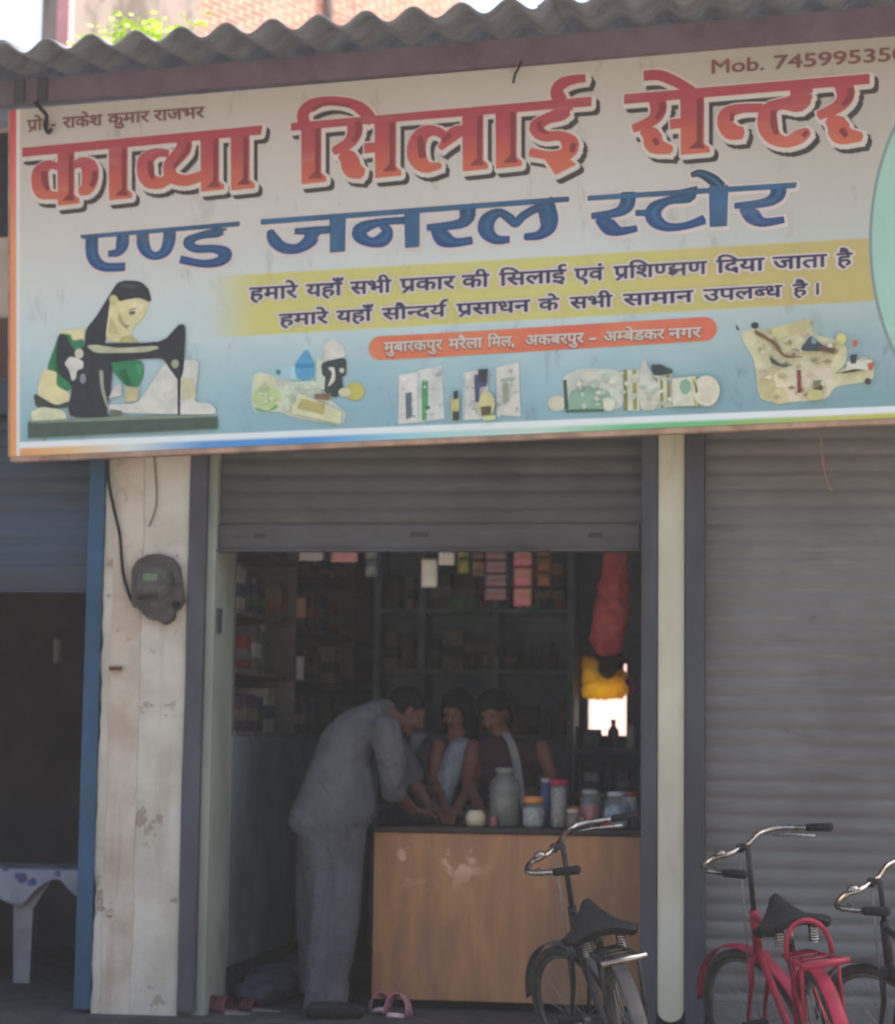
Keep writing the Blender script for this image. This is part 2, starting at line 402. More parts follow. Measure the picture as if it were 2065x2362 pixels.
# beam under the sheets
bt = [(0,187,240), (1050,104,164), (2065,12,77)]
A0, A1 = S(0,190,0.035), S(0,241,0.035); B0, B1 = S(2065,12,0.035), S(2065,77.5,0.035)
e0, e1 = (B0-A0)/(B0-A0).dot(su), (B1-A1)/(B1-A1).dot(su)
b = MB()
sA, sB = -3.0, 6.2
pp = [A0+e0*sA, A0+e0*sB, A1+e1*sB, A1+e1*sA]
b.prism(pp, -sn*0.06); b.build('eave_beam', beam_m, roof)
for i, s in enumerate((0.11, 0.23)):
    q = A0+e0*s
    b = MB(); b.obox((A0+e0*s + A1+e1*s)/2 + sn*0.008, su*(0.026), sn*0.007, V(0,0,0.062), 0.002); b.build('strap', steel_frame, roof)
for s in (-1.8, 1.0, 3.4, 5.6):                                  # brackets that carry the beam from the wall
    q = A1+e1*s
    b = MB(); b.box((q.x-0.025, q.y+0.07, q.z+0.02), (q.x+0.025, 0.06, q.z+0.07)); b.build('bracket', steel_frame, roof)

# ------------------------------------------------------------------ the signboard
sign = thing('shop_signboard', 'long printed shop signboard with red and blue Hindi lettering under the roof', 'signboard', S(25, 1055))
TL, TR, BL, BR = S(24, 254), S(2350, 57), S(24, 1053), S(2350, 951)
def st(px, py):
    P = S(px, py); s = 0.5; t = 0.5
    for _ in range(6):
        lo, hi = BL.lerp(BR, s).z, TL.lerp(TR, s).z; t = (P.z-lo)/(hi-lo)
        l, r = BL.lerp(TL, t), BR.lerp(TR, t); s = (P-l).dot(su)/(r-l).dot(su)
    return s, t
def line_of(pa, pb):
    (s0, t0), (s1, t1) = st(*pa), st(*pb); k = (t1-t0)/(s1-s0); return k, t0-k*s0
def panel_mat():
    t = NT('printed_flex'); uv = t.coord('UV'); sp = t.n('ShaderNodeSeparateXYZ'); t.t.links.new(uv, sp.inputs[0])
    s, v = sp.outputs[0], sp.outputs[1]
    n1 = t.noise(3.0, 4, t.coord('Object')); n2 = t.noise(9, 5, t.coord('Object', (1,1,0.4)), 0.65, 0.5)
    vv = t.math('ADD', v, t.math('MULTIPLY', t.math('SUBTRACT', n1, 0.5), 0.16))
    # white at the top, pale then deeper blue below
    col = t.ramp(vv, [(0.06, lin((132,168,178))), (0.17, lin((150,181,187))), (0.30, lin((178,197,197))), (0.46, lin((190,198,194))), (0.62, lin((192,189,182))), (1.0, lin((181,174,168)))])
    col = t.mix(t.rng(s, 0.55, 0.85, 0, 0.35), col, lin((196,188,172)), 'MULTIPLY')
    # streaky stains
    col = t.mix(t.rng(n2, 0.55, 0.78, 0, 0.45), col, lin((168,146,122)), 'MULTIPLY')
    # yellow band fading out on the left
    kT, cT = line_of((469,639), (2004,549)); kB, cB = line_of((469,780), (2012,694))
    yT = t.math('SUBTRACT', t.math('ADD', t.math('MULTIPLY', s, kT), cT), v); yB = t.math('SUBTRACT', v, t.math('ADD', t.math('MULTIPLY', s, kB), cB))
    band = t.math('MULTIPLY', t.rng(yT, -0.003, 0.003), t.rng(yB, -0.003, 0.003))
    sL, sR = st(455,700)[0], st(610,700)[0]
    band = t.math('MULTIPLY', band, t.rng(s, sL, sR))
    ycol = t.mix(t.rng(s, 0.55, 0.86), lin((192,187,112)), lin((180,166,106)))
    ycol = t.mix(t.rng(n2, 0.5, 0.75, 0, 0.4), ycol, lin((170,150,100)))
    col = t.mix(band, col, ycol)
    # mint disc at the right end with a grey rim
    sc, tc = st(2262, 540); sr = sc-st(2006,540)[0]; tr = tc-st(2262, 965)[1]
    dx = t.math('DIVIDE', t.math('SUBTRACT', s, sc), sr); dy = t.math('DIVIDE', t.math('SUBTRACT', v, tc), tr)
    d = t.math('SQRT', t.math('ADD', t.math('MULTIPLY', dx, dx), t.math('MULTIPLY', dy, dy)))
    col = t.mix(t.rng(d, 1.012, 0.998, smooth=True), col, lin((120,140,136)))
    col = t.mix(t.rng(d, 0.985, 0.97), col, t.mix(n1, lin((140,184,168)), lin((168,196,184))))
    # borders: white line, then the many-coloured edge
    kI, cI = line_of((60,1018), (2065,935))
    low = t.math('SUBTRACT', t.math('ADD', t.math('MULTIPLY', s, kI), cI), v)
    col = t.mix(t.rng(low, -0.001, 0.004), col, lin((214,222,222)))
    edge = t.ramp(s, [(0.0, lin((214,142,88))), (0.07, lin((214,178,124))), (0.13, lin((198,206,204))), (0.21, lin((84,140,196))), (0.32, lin((70,140,200))), (0.42, lin((150,196,206))), (0.55, lin((184,208,190))), (0.64, lin((104,180,124))), (0.72, lin((112,178,116))), (0.82, lin((176,180,96))), (1.0, lin((200,184,90)))])
    col = t.mix(t.rng(low, 0.014, 0.024), col, edge)
    lft = t.ramp(v, [(0.0, lin((216,146,90))), (0.6, lin((214,140,92))), (0.85, lin((206,96,92))), (1.0, lin((200,72,84)))])
    sb, sw = st(44,700)[0], st(38,700)[0]
    col = t.mix(t.rng(s, sb+0.002, sb), col, lin((206,210,208)))
    col = t.mix(t.rng(s, sw+0.001, sw-0.001), col, lft)
    wr = t.noise(2.5, 3, t.coord('Object', (1.0,1,0.35)), 0.5, 0.8); t.bump(wr, 0.5, 0.02)
    return t.done(col, 0.55, 0, 0.25)
b = MB(); b.grid(lambda u, v: BL.lerp(BR, u).lerp(TL.lerp(TR, u), v), 24, 10, True)
b.build('printed_panel', panel_mat(), sign, fix=False)
frame_m = mat('sign_frame_tan', (176,146,122), 0.8, 0, c2=(140,112,96), scale=7, dirt=(92,70,60), damt=0.5, dscale=9)
b = MB()                                                            # folded edge and wooden frame behind the print
dn = -sn
for P, Q, w in ((BL, BR, 1),):
    b.prism([P+V(0,0,-0.002*w), Q+V(0,0,-0.002*w), Q+V(0,0,-0.026*w), P+V(0,0,-0.026*w)], dn*0.05)
for P, Q, w in ((BL, TL, -1), (BR, TR, 1)):
    b.prism([P+su*0.002*w, Q+su*0.002*w, Q+su*0.012*w, P+su*0.012*w], dn*0.05)
b.prism([p+dn*0.052 for p in (BL, BR, TR, TL)], dn*0.01)
b.build('frame', frame_m, sign)
b = MB()
for s in (0.4, 1.9, 3.3, 4.4):
    q = BL + (BR-BL)*(s/4.8) + dn*0.064 + V(0,0,1.0)
    b = MB(); b.box((q.x-0.02, q.y, q.z-0.02), (q.x+0.02, -0.002, q.z+0.02)); b.build('stay', steel_frame, sign)

# --- lettering: strokes and glyphs drawn flat on the sign, each layer 1 mm proud of the last
Z1, Z2, Z3 = (0,200,2.56), (650,130,2.3893), (1350,80,2.5063)
Z4, Z5, Z6 = (0,600,2.56), (500,530,2.3893), (1200,520,2.0717)
def P2(z, x, y): return (z[0]+x/z[2], z[1]+y/z[2])
def uvp(px, py):
    P = S(px, py); return Vector((su.dot(P-SL), P.z))
def mpp(px, py): return (S(px+1, py)-S(px, py)).length              # metres per photo pixel here
def ccw(q):
    a = sum(q[i-1][0]*q[i][1]-q[i][0]*q[i-1][1] for i in range(len(q)))
    return q if a > 0 else q[::-1]
def disc(c, r, n=8): return [Vector((c[0]+r*math.cos(2*math.pi*k/n+0.2), c[1]+r*math.sin(2*math.pi*k/n+0.2))) for k in range(n)]
def spl(pts, n=4):
    out = []
    for i in range(len(pts)-1):
        p0, p1, p2, p3 = (Vector(pts[max(i-1,0)]), Vector(pts[i]), Vector(pts[i+1]), Vector(pts[min(i+2,len(pts)-1)]))
        for k in range(n):
            t = k/n
            out.append(0.5*((2*p1)+(p2-p0)*t+(2*p0-5*p1+4*p2-p3)*t*t+(3*p1-p0-3*p2+p3)*t**3))
    out.append(Vector(pts[-1])); return out
def stroke_polys(pts, grow=0.0, ext=0.0, gain=1.0):                  # pts: (u, v, width) in metres on the sign
    q = spl(pts) if len(pts) > 2 else [Vector(p) for p in pts]
    polys = []; n = len(q)
    c = [Vector((p[0], p[1])) for p in q]; r = [max(0.003, p[2]*0.5*gain+grow) for p in q]
    if ext:
        d = (c[0]-c[1]).normalized(); c[0] = c[0]+d*ext; d = (c[-1]-c[-2]).normalized(); c[-1] = c[-1]+d*ext
    for i in range(n-1):
        d = c[i+1]-c[i]
        if d.length < 1e-6: continue
        d.normalize(); nn = Vector((-d.y, d.x))
        polys.append(ccw([c[i]+nn*r[i], c[i]-nn*r[i], c[i+1]-nn*r[i+1], c[i+1]+nn*r[i+1]]))
        if i and (c[i]-c[0]).length > r[i]*0.95 and (c[i]-c[-1]).length > r[i]*0.6: polys.append(disc(c[i], r[i]))
    return polys
def grow_poly(q, g):
    out = [ccw(q)]
    if g:
        for i in range(len(q)):
            a, b_ = q[i-1], q[i]; d = (b_-a).normalized(); nn = Vector((-d.y, d.x))*g
            out.append(ccw([a+nn, a-nn, b_-nn, b_+nn])); out.append(disc(b_, g))
    return out
def union(mb, polys, off, du=0.0, dv=0.0):
    vs, fs = [], []
    for p in polys:
        k = len(vs); vs += [Vector((x[0], x[1])) for x in p]; fs.append(list(range(k, k+len(p))))
    r = delaunay_2d_cdt(vs, [], fs, 1, 1e-5)
    ov, of, orig = r[0], r[2], r[5]
    base = [mb.bm.verts.new(SL + su*(v[0]+du) + V(0,0,v[1]+dv) + sn*off) for v in ov]
    for f, o in zip(of, orig):
        if o and len(set(f)) > 2 and mb.bm.faces.get([base[i] for i in f]) is None: mb.bm.faces.new([base[i] for i in f])
class Ink:                                                           # one word group of traced strokes
    def __init__(s, z): s.z = z; s.st = []; s.po = []
    def s_(s, *pts):
        o = []
        for x, y, w in pts:
            px = P2(s.z, x, y); q = uvp(*px); o.append((q.x, q.y, w/s.z[2]*mpp(*px)))
        s.st.append(o); return s
    def p_(s, *pts): s.po.append([uvp(*P2(s.z, x, y)) for x, y in pts]); return s
    def polys(s, g=0.0, ext=0.0, gain=1.0):
        r = []
        for q in s.st: r += stroke_polys(q, g, ext, gain)
        for q in s.po: r += grow_poly(q, g)
        return r
def stem(I, x0, x1, yt, yb, foot=30, slope=-0.09):                   # upright with a small foot to the right
    dx = (x1-x0)*slope
    I.p_((x0,yt), (x1,yt+dx), (x1,yb-46), (x1+foot,yb-24), (x1+foot,yb-2), (x0+3,yb+12))
K1 = Ink(Z1)
K1.p_((138,366),(1548,234),(1540,280),(138,412))
stem(K1,345,438,375,688); K1.s_((355,478,30),(292,462,46),(243,505,88),(240,560,95),(252,618,82),(300,640,42),(355,644,34))
K1.s_((430,470,34),(485,448,52),(530,478,88),(535,540,92),(518,598,74),(470,622,34))
stem(K1,648,752,345,656,26)
K1.s_((1000,398,34),(932,392,46),(868,430,84),(862,490,95),(880,552,80),(950,570,58),(1010,535,54))
K1.s_((1082,300,72),(1090,360,84),(1052,412,80),(1005,470,72),(1020,535,62),(1100,555,56),(1195,528,52))
stem(K1,1190,1292,285,606); stem(K1,1368,1472,270,598)
K2 = Ink(Z2)
K2.p_((56,372),(1704,228),(1704,272),(500,368),(56,408))
stem(K2,112,216,370,690,28)
K2.s_((132,385,54),(118,318,58),(172,266,56),(280,246,40),(385,262,46),(455,302,58),(505,362,52))
K2.s_((398,345,74),(405,415,78),(372,478,60),(285,525,38)); K2.s_((325,535,40),(372,570,92),(392,622,92),(452,648,46))
K2.s_((455,508,50),(525,502,46)); stem(K2,517,628,335,656,28)
K2.s_((1008,402,42),(945,432,70),(872,512,22)); K2.s_((912,452,40),(852,412,44),(782,425,72),(745,492,96),(752,566,92),(800,612,58),(880,602,24))
stem(K2,1000,1108,300,620,26); stem(K2,1183,1292,285,604,28)
K2.s_((1556,255,100),(1548,312,78),(1460,346,54),(1404,392,74),(1448,440,54),(1540,440,48),(1592,486,90),(1565,540,68),(1475,548,40),(1368,528,44))
K2.p_((1440,545),(1560,552),(1618,596),(1512,650))
K2.s_((1538,250,74),(1516,195,62),(1545,152,58),(1606,130,44),(1676,122,36))
K3 = Ink(Z3)
K3.p_((230,350),(1640,232),(1640,282),(230,398))
K3.s_((338,240,52),(428,235,54),(512,268,54),(592,308,44),(650,345,34))
K3.s_((412,360,88),(425,435,86),(388,498,60),(275,545,40)); K3.s_((330,548,40),(388,590,98),(402,640,92),(500,668,40))
K3.s_((490,520,52),(560,512,48)); stem(K3,555,684,340,680,32)
K3.s_((1025,425,46),(905,428,48),(822,455,70),(808,510,80),(845,562,88),(915,570,60))
K3.s_((1250,300,122),(1238,390,112),(1130,402,58),(1062,440,92),(1055,520,108),(1082,588,84),(1160,622,58),(1240,590,78),(1292,558,40))
K3.s_((1488,280,98),(1508,350,94),(1462,418,68),(1345,470,46)); K3.s_((1400,485,40),(1462,528,112),(1480,580,108),(1600,592,44))
L1 = Ink(Z1)
L1.p_((480,880),(1412,800),(1412,822),(490,898))
L1.s_((546,880,68),(545,970,68),(565,1030,64),(625,1066,46),(742,1064,42)); L1.s_((728,862,62),(725,930,72),(700,978,44),(640,988,30))
L1.s_((845,865,66),(850,940,68),(882,988,48),(930,1000,40),(980,968,60),(1002,900,70),(1002,848,66))
L1.s_((1300,818,90),(1292,858,56),(1180,882,36),(1112,918,54),(1160,958,42),(1270,958,42),(1335,990,70),(1300,1032,52),(1200,1046,38),(1065,1020,40))
L2 = Ink(Z2)
L2.p_((-111,902),(1580,776),(1580,800),(-111,926)); L2.p_((268,880),(350,874),(345,1074),(270,1080))
L2.s_((72,966,26),(170,962,38),(275,955,36)); L2.s_((165,962,80),(162,1010,74),(90,1060,48),(8,1055,54),(-45,1008,60),(-62,958,30))
L2.s_((685,905,36),(545,915,36),(440,952,70),(432,990,70),(490,1026,46),(560,1010,74),(584,965,54),(545,922,28)); L2.p_((680,852),(757,846),(755,1048),(684,1054))
L2.s_((1018,820,78),(1025,880,82),(975,926,48),(800,945,30)); L2.s_((840,950,40),(890,1002,86),(955,1027,46),(1052,1014,38))
L2.s_((1445,790,90),(1472,880,96),(1470,940,84),(1420,986,46),(1338,996,32))
L2.s_((1258,1010,32),(1180,1010,48),(1128,960,82),(1138,902,80),(1200,862,42),(1258,895,48),(1290,922,42),(1330,882,42),(1398,842,40),(1450,830,40))
L3 = Ink(Z3)
L3.p_((18,935),(1218,858),(1215,884),(18,958))
L3.s_((250,910,74),(242,985,82),(180,1030,48),(35,1050,30)); L3.s_((75,1060,44),(140,1112,88),(205,1137,46),(302,1120,32)); L3.s_((290,1032,28),(400,1030,34))
L3.s_((602,885,90),(598,938,66),(480,962,42),(402,1010,84),(402,1068,84),(472,1112,48),(580,1106,38),(692,1068,52))
L3.p_((720,880),(822,872),(815,1104),(724,1110)); L3.s_((612,815,22),(662,802,40),(735,838,60),(785,885,62))
L3.s_((1120,870,90),(1110,930,80),(1040,972,48),(862,992,30)); L3.s_((908,1000,44),(968,1050,88),(1030,1086,48),(1152,1070,34))
hp, hq = uvp(54,350), uvp(2004,182); KS = (hq.y-hp.y)/(hq.x-hp.x)
def ink_mat(name, stops, lo, hi, kx, ref):
    t = NT(name); sp = t.n('ShaderNodeSeparateXYZ'); t.t.links.new(t.coord('Object'), sp.inputs[0])
    # height below the sloping headline, measured on the board
    h = t.math('SUBTRACT', sp.outputs[2], t.math('MULTIPLY', sp.outputs[0], kx/su.x))
    f = t.rng(h, lo, hi, smooth=False); f = t.math('ADD', f, t.math('MULTIPLY', t.math('SUBTRACT', t.noise(6, 3), 0.5), 0.35))
    col = t.ramp(f, stops); w = t.rng(t.noise(5, 6, None, 0.65), 0.55, 0.8, 0, 0.35)
    return t.done(t.mix(w, col, lin((176,150,132))), 0.55, 0, 0.25)
o_ = Vector(sign.location); hh = hp.y - o_.z - KS/su.x*(SL.x + su.x*hp.x - o_.x)
red_m = ink_mat('red_print', [(0.0, lin((190,102,74))), (0.35, lin((180,86,74))), (0.7, lin((164,70,76))), (1.0, lin((160,64,76)))], hh-0.30, hh+0.02, KS, 0)
red_dk = mat('dark_red_print', (132,54,58), 0.55, var=0.2, scale=4, bump=0)
gp, gq = uvp(188,546), uvp(1836,427); GS = (gq.y-gp.y)/(gq.x-gp.x); gg = gp.y - o_.z - GS/su.x*(SL.x + su.x*gp.x - o_.x)
blue_m = ink_mat('blue_print', [(0.0, lin((40,54,98))), (0.3, lin((40,70,122))), (0.6, lin((40,80,122))), (0.85, lin((40,70,98))), (1.0, lin((40,58,66)))], gg-0.24, gg+0.03, GS, 0)
blue_lt = mat('light_blue_print', (52,98,134), 0.55, var=0.3, scale=5, bump=0)
white_ink = mat('white_print', (200,193,184), 0.55, var=0.08, scale=4, bump=0)
pink_ink = mat('pale_pink_print', (206,194,187), 0.55, var=0.08, scale=4, bump=0)
black_ink = mat('black_print', (62,56,50), 0.55, var=0.2, scale=6, bump=0)
navy_ink = mat('navy_print', (46,48,84), 0.55, c2=(70,64,88), scale=6, bump=0)
brown_ink = mat('maroon_brown_print', (126,84,78), 0.6, c2=(110,72,70), scale=6, bump=0)
orange_ink = mat('orange_print', (206,120,82), 0.55, c2=(198,98,74), scale=3, bump=0)
grey_ink = mat('grey_shadow_print', (150,96,74), 0.55, var=0.2, scale=6, bump=0)
def layer(name, groups, m, off, g=0.0, du=0.0, dv=0.0, ext=0.0, gain=1.0, parent=None):
    b = MB()
    for G in groups: union(b, G if isinstance(G, list) else G.polys(g, ext, gain), off, du, dv)
    return b.build(name, m, parent or sign, fix=False)
T = [K1, K2, K3]
tl = layer('title_lettering', T, red_m, 0.004, 0.004)
layer('letter_outline', T, white_ink, 0.003, 0.019, 0.006, -0.008, 0.012, parent=tl)
layer('letter_shadow', T, black_ink, 0.002, 0.020, 0.024, -0.028, 0.012, parent=tl)
# chiselled facets printed on the right of the big strokes
fac = Ink(Z1)
for (x,y0,y1) in ((408,400,640),(722,370,610),(1262,310,560),(1440,300,545)): fac.p_((x,y0),(x+26,y0-3),(x+26,y1),(x+40,y1+34),(x-40,y1+36),(x,y1-8))
fac.s_((262,500,34),(268,560,36),(290,612,24)); fac.s_((560,500,30),(562,545,34),(540,590,24)); fac.s_((890,440,30),(892,490,36),(905,540,26)); fac.s_((1110,330,26),(1112,370,30),(1075,420,26),(1030,480,24))
f2 = Ink(Z2)
for (x,y0,y1) in ((186,400,640),(596,370,600),(1078,330,568),(1262,310,552)): f2.p_((x,y0),(x+26,y0-3),(x+26,y1),(x+40,y1+34),(x-40,y1+36),(x,y1-8))
f2.s_((420,360,30),(425,420,34),(392,470,26)); f2.s_((762,440,26),(770,500,40),(778,560,36)); f2.s_((1610,480,34),(1600,530,30)); f2.s_((170,300,20),(250,262,22),(380,275,20)); f2.s_((1420,360,24),(1425,400,26),(1470,425,18)); f2.s_((890,470,30),(935,430,24))
f3 = Ink(Z3)
for (x,y0,y1) in ((646,370,625),): f3.p_((x,y0),(x+32,y0-3),(x+32,y1),(x+48,y1+34),(x-50,y1+36),(x,y1-8))
f3.s_((440,390,34),(448,435,36),(410,490,26)); f3.s_((1090,440,30),(1092,520,40),(1110,575,30)); f3.s_((1260,590,30),(1285,560,22)); f3.s_((1530,310,36),(1535,355,36),(1490,410,26)); f3.s_((850,450,22),(850,500,26)); f3.s_((400,600,30),(420,640,30)); f3.s_((1480,545,36),(1510,590,30))
layer('letter_facet', [fac, f2, f3], red_dk, 0.005, parent=tl)
T = [L1, L2, L3]
sl = layer('subtitle_lettering', T, blue_m, 0.004, 0.003)
layer('letter_outline', T, pink_ink, 0.002, 0.016, 0.002, -0.004, 0.012, parent=sl)
layer('letter_facet', T, blue_lt, 0.005, -0.001, 0.004, 0.0, -0.016, 0.32, parent=sl)

# --- smaller lines, set in Blender's own Devanagari glyphs with half letters, rakar and reph drawn in
def glyphs(body, bold):
    c = bpy.data.curves.new('t', 'FONT'); c.body = body; c.size = 1; c.offset = bold; c.resolution_u = 4
    o = bpy.data.objects.new('t', c); COL.objects.link(o)
    me = bpy.data.meshes.new_from_object(o.evaluated_get(bpy.context.evaluated_depsgraph_get()))
    bpy.data.objects.remove(o); bpy.data.curves.remove(c); return me
ADV = {}
def adv(body):
    if body not in ADV:
        def mx(b):
            m = glyphs(b, 0); v = max([q.co.x for q in m.vertices] or [0]); bpy.data.meshes.remove(m); return v
        ADV[body] = mx(body+'क') - mx('क') if body else 0
    return ADV[body]
def fat(bm, g):                                                     # glyph triangles plus a rim of width g, as polygons
    ps = [[Vector((v.co.x, v.co.y)) for v in f.verts] for f in bm.faces]
    if g > 0:
        for e in bm.edges:
            if len(e.link_faces) == 1:
                a, b_ = [Vector((v.co.x, v.co.y)) for v in e.verts]; d = b_-a
                if d.length < 1e-6: continue
                d.normalize(); nn = Vector((-d.y, d.x))*g
                ps.append([a+nn, a-nn, b_-nn, b_+nn]); ps.append(disc(b_, g, 7))
    return ps
def word_tris(tokens, bold):                                        # polygons in em units, headline at y = 0.622
    tris, x = [], 0.0
    def put(body, cut=None, x0=0.0):
        m = glyphs(body, 0.0); bm = bmesh.new(); bm.from_mesh(m)
        bmesh.ops.remove_doubles(bm, verts=bm.verts[:], dist=1e-5)
        if cut is not None:
            bmesh.ops.bisect_plane(bm, geom=bm.verts[:]+bm.edges[:]+bm.faces[:], plane_co=(cut,0,0), plane_no=(1,0,0), clear_outer=True)
        bmesh.ops.triangulate(bm, faces=bm.faces[:])
        for p in fat(bm, bold): tris.append([q+Vector((x0, 0)) for q in p])
        bm.free(); bpy.data.meshes.remove(m)
    def line(pts, w):
        for a, b_ in zip(pts, pts[1:]):
            a, b_ = Vector(a), Vector(b_); d = (b_-a).normalized(); nn = Vector((-d.y, d.x))*(w*0.5+bold); e = d*w*0.3
            tris.append([a-e-nn, b_+e-nn, b_+e+nn, a-e+nn])
    for tk in tokens:
        if isinstance(tk, str):
            put(tk, None, x); x += adv(tk)
        elif tk[0] == 'h':
            a = adv(tk[1]); put(tk[1], a-0.20, x); x += a-0.20
        elif tk[0] == 'ra':
            a = adv(tk[1]); put(tk[1], None, x); line([(x+a-0.20,0.20),(x+0.12,-0.06)], 0.075); x += a
        elif tk[0] == 'reph':
            line([(x-0.16,0.64),(x-0.10,0.80),(x-0.02,0.88),(x+0.07,0.87)], 0.085)
        elif tk[0] == 'ksha':
            line([(x,0.585),(x+0.74,0.585)], 0.075); line([(x+0.62,0.6),(x+0.62,0.0)], 0.085)
            line([(x+0.26,0.6),(x+0.24,0.46),(x+0.12,0.40),(x+0.10,0.28),(x+0.30,0.30),(x+0.34,0.16),(x+0.20,0.05),(x+0.08,0.14),(x+0.30,0.24),(x+0.62,0.30)], 0.075); x += 0.76
    return tris, x
JR = random.Random(5)
def scatter(mb, ps, off):                                            # every polygon on its own hair-thin level: nothing coplanar
    for p in ps:
        o = off + JR.uniform(0, 0.0007); mb.face([SL + su*q[0] + V(0,0,q[1]) + sn*o for q in p])
def set_word(mb, tokens, x0, x1, yh, slope, hgt, bold, off, sq=1.0):  # fill photo span x0..x1 along a headline
    tris, w = word_tris(tokens, bold); kx = (x1-x0)/w; ky = hgt/0.622; ps = []
    for tr in tris:
        pts = []
        for q in tr:
            px = x0 + q.x*kx; pts.append(uvp(px, yh(px) - (q.y-0.622)*ky))
        ps.append(ccw(pts))
    scatter(mb, ps, off)
def head(xa, ya, xb, yb): return lambda x: ya + (yb-ya)*(x-xa)/(xb-xa)
H3, H4 = head(577,665,1960,584), head(646,726,1864,655)
HA = head(887,791,1615,756); HP = head(146,272,471,247)
W3 = [(['हमारे'],577,686),(['यहाँ'],708,789),(['सभी'],810,902),([('ra','प'),'कार'],924,1049),(['की'],1067,1128),(['ि','सलाई'],1153,1305),(['एवं'],1326,1392),
      ([('ra','प'),'ि','श',('h','ण'),('ksha',),'ण'],1417,1630),(['ि','दया'],1654,1762),(['जाता'],1784,1906),(['है'],1931,1965)]
W4 = [(['हमारे'],646,757),(['यहाँ'],778,858),(['सौ',('h','न'),'दय',('reph',)],883,1028),([('ra','प'),'साधन'],1055,1222),(['के'],1244,1289),(['सभी'],1316,1412),(['सामान'],1439,1598),
      (['उपल',('h','ब'),'ध'],1624,1803),(['है'],1830,1862),(['।'],1874,1894)]
WA = [(['मुबारकपुर'],887,1021),(['मरैला'],1036,1113),(['ि','मल,'],1126,1188),(['अकबरपुर'],1212,1347),(['-'],1358,1378),(['अ',('h','म'),'बेडकर'],1393,1533),(['नगर'],1544,1617)]
WP = [([('ra','प'),'ो'],64,98),(['0'],100,114),(['-'],118,130),(['राकेश'],146,236),(['कुमार'],250,344),(['राजभर'],356,471)]
def text_part(name, words, yh, hgt, bold, m, off, parent):
    b = MB()
    for tk, a, c in words: set_word(b, tk, a, c, yh, 0, hgt, bold, off)
    return b.build(name, m, parent, fix=False)
l3 = text_part('service_line', W3, H3, 28, 0.026, navy_ink, 0.005, sign)
text_part('letter_outline', W3, H3, 28, 0.125, pink_ink, 0.003, l3)
l4 = text_part('service_line', W4, H4, 26, 0.026, navy_ink, 0.0058, sign)
text_part('letter_outline', W4, H4, 26, 0.125, pink_ink, 0.0036, l4)
pill = Ink((0,0,1.0)); pill.s_((878,803,54),(1000,797,54),(1626,759,56))
b = MB(); pl = pill.polys(); pl += [disc(uvp(878,803), 27*mpp(878,803), 20), disc(uvp(1626,759), 28*mpp(1626,759), 20)]
union(b, pl, 0.003); pb = b.build('address_plate', orange_ink, sign, fix=False)
text_part('address_line', WA, HA, 22, 0.022, white_ink, 0.006, pb)
text_part('letter_shadow', WA, lambda x: HA(x)+2.0, 22, 0.055, grey_ink, 0.0045, pb)
text_part('owner_line', WP, HP, 24, 0.026, brown_ink, 0.003, sign)
b = MB()
HM = head(1643,170,2064,140)
def latin(mb, body, x0, x1, base, cap, bold, off):
    m = glyphs(body, 0.0); xs = [v.co.x for v in m.vertices]; a, c = min(xs), max(xs)
    bm = bmesh.new(); bm.from_mesh(m); bmesh.ops.remove_doubles(bm, verts=bm.verts[:], dist=1e-5); ps = []
    for p in fat(bm, bold):
        pts = []
        for q in p:
            px = x0+(q.x-a)/(c-a)*(x1-x0); pts.append(uvp(px, base(px)-q.y*cap/0.72))
        ps.append(ccw(pts))
    scatter(mb, ps, off); bm.free()
latin(b, 'Mob.', 1643, 1762, HM, 32, 0.022, 0.003); latin(b, '745995350', 1787, 2090, HM, 32, 0.022, 0.003)
b.build('phone_line', brown_ink, sign, fix=False)

# --- printed pictures: flat coloured shapes
PIC = {}
def ink(c):
    k = 'print_%02x%02x%02x' % c
    if k not in PIC: PIC[k] = mat(k, c, 0.55, var=0.2, scale=14, bump=0)
    return PIC[k]
def inside(p, poly):
    r = False
    for i in range(len(poly)):
        (x1, y1), (x2, y2) = poly[i-1], poly[i]
        if (y1 > p[1]) != (y2 > p[1]) and p[0] < (x2-x1)*(p[1]-y1)/(y2-y1)+x1: r = not r
    return r
def specks(poly, n, cols, r0, r1, seed):                              # small tonal marks scattered over a shape
    q = random.Random(seed); xs = [p[0] for p in poly]; ys = [p[1] for p in poly]; out = []
    while len(out) < n:
        x, y = q.uniform(min(xs), max(xs)), q.uniform(min(ys), max(ys)); rx, ry = q.uniform(r0, r1), q.uniform(r0, r1)*0.7
        if inside((x, y), poly) and inside((x+rx, y), poly) and inside((x-rx, y), poly): out.append((q.choice(cols), [(x-rx,y+q.uniform(-3,3)),(x+q.uniform(-4,4),y-ry),(x+rx,y+q.uniform(-3,3)),(x+q.uniform(-4,4),y+ry)]))
    return out
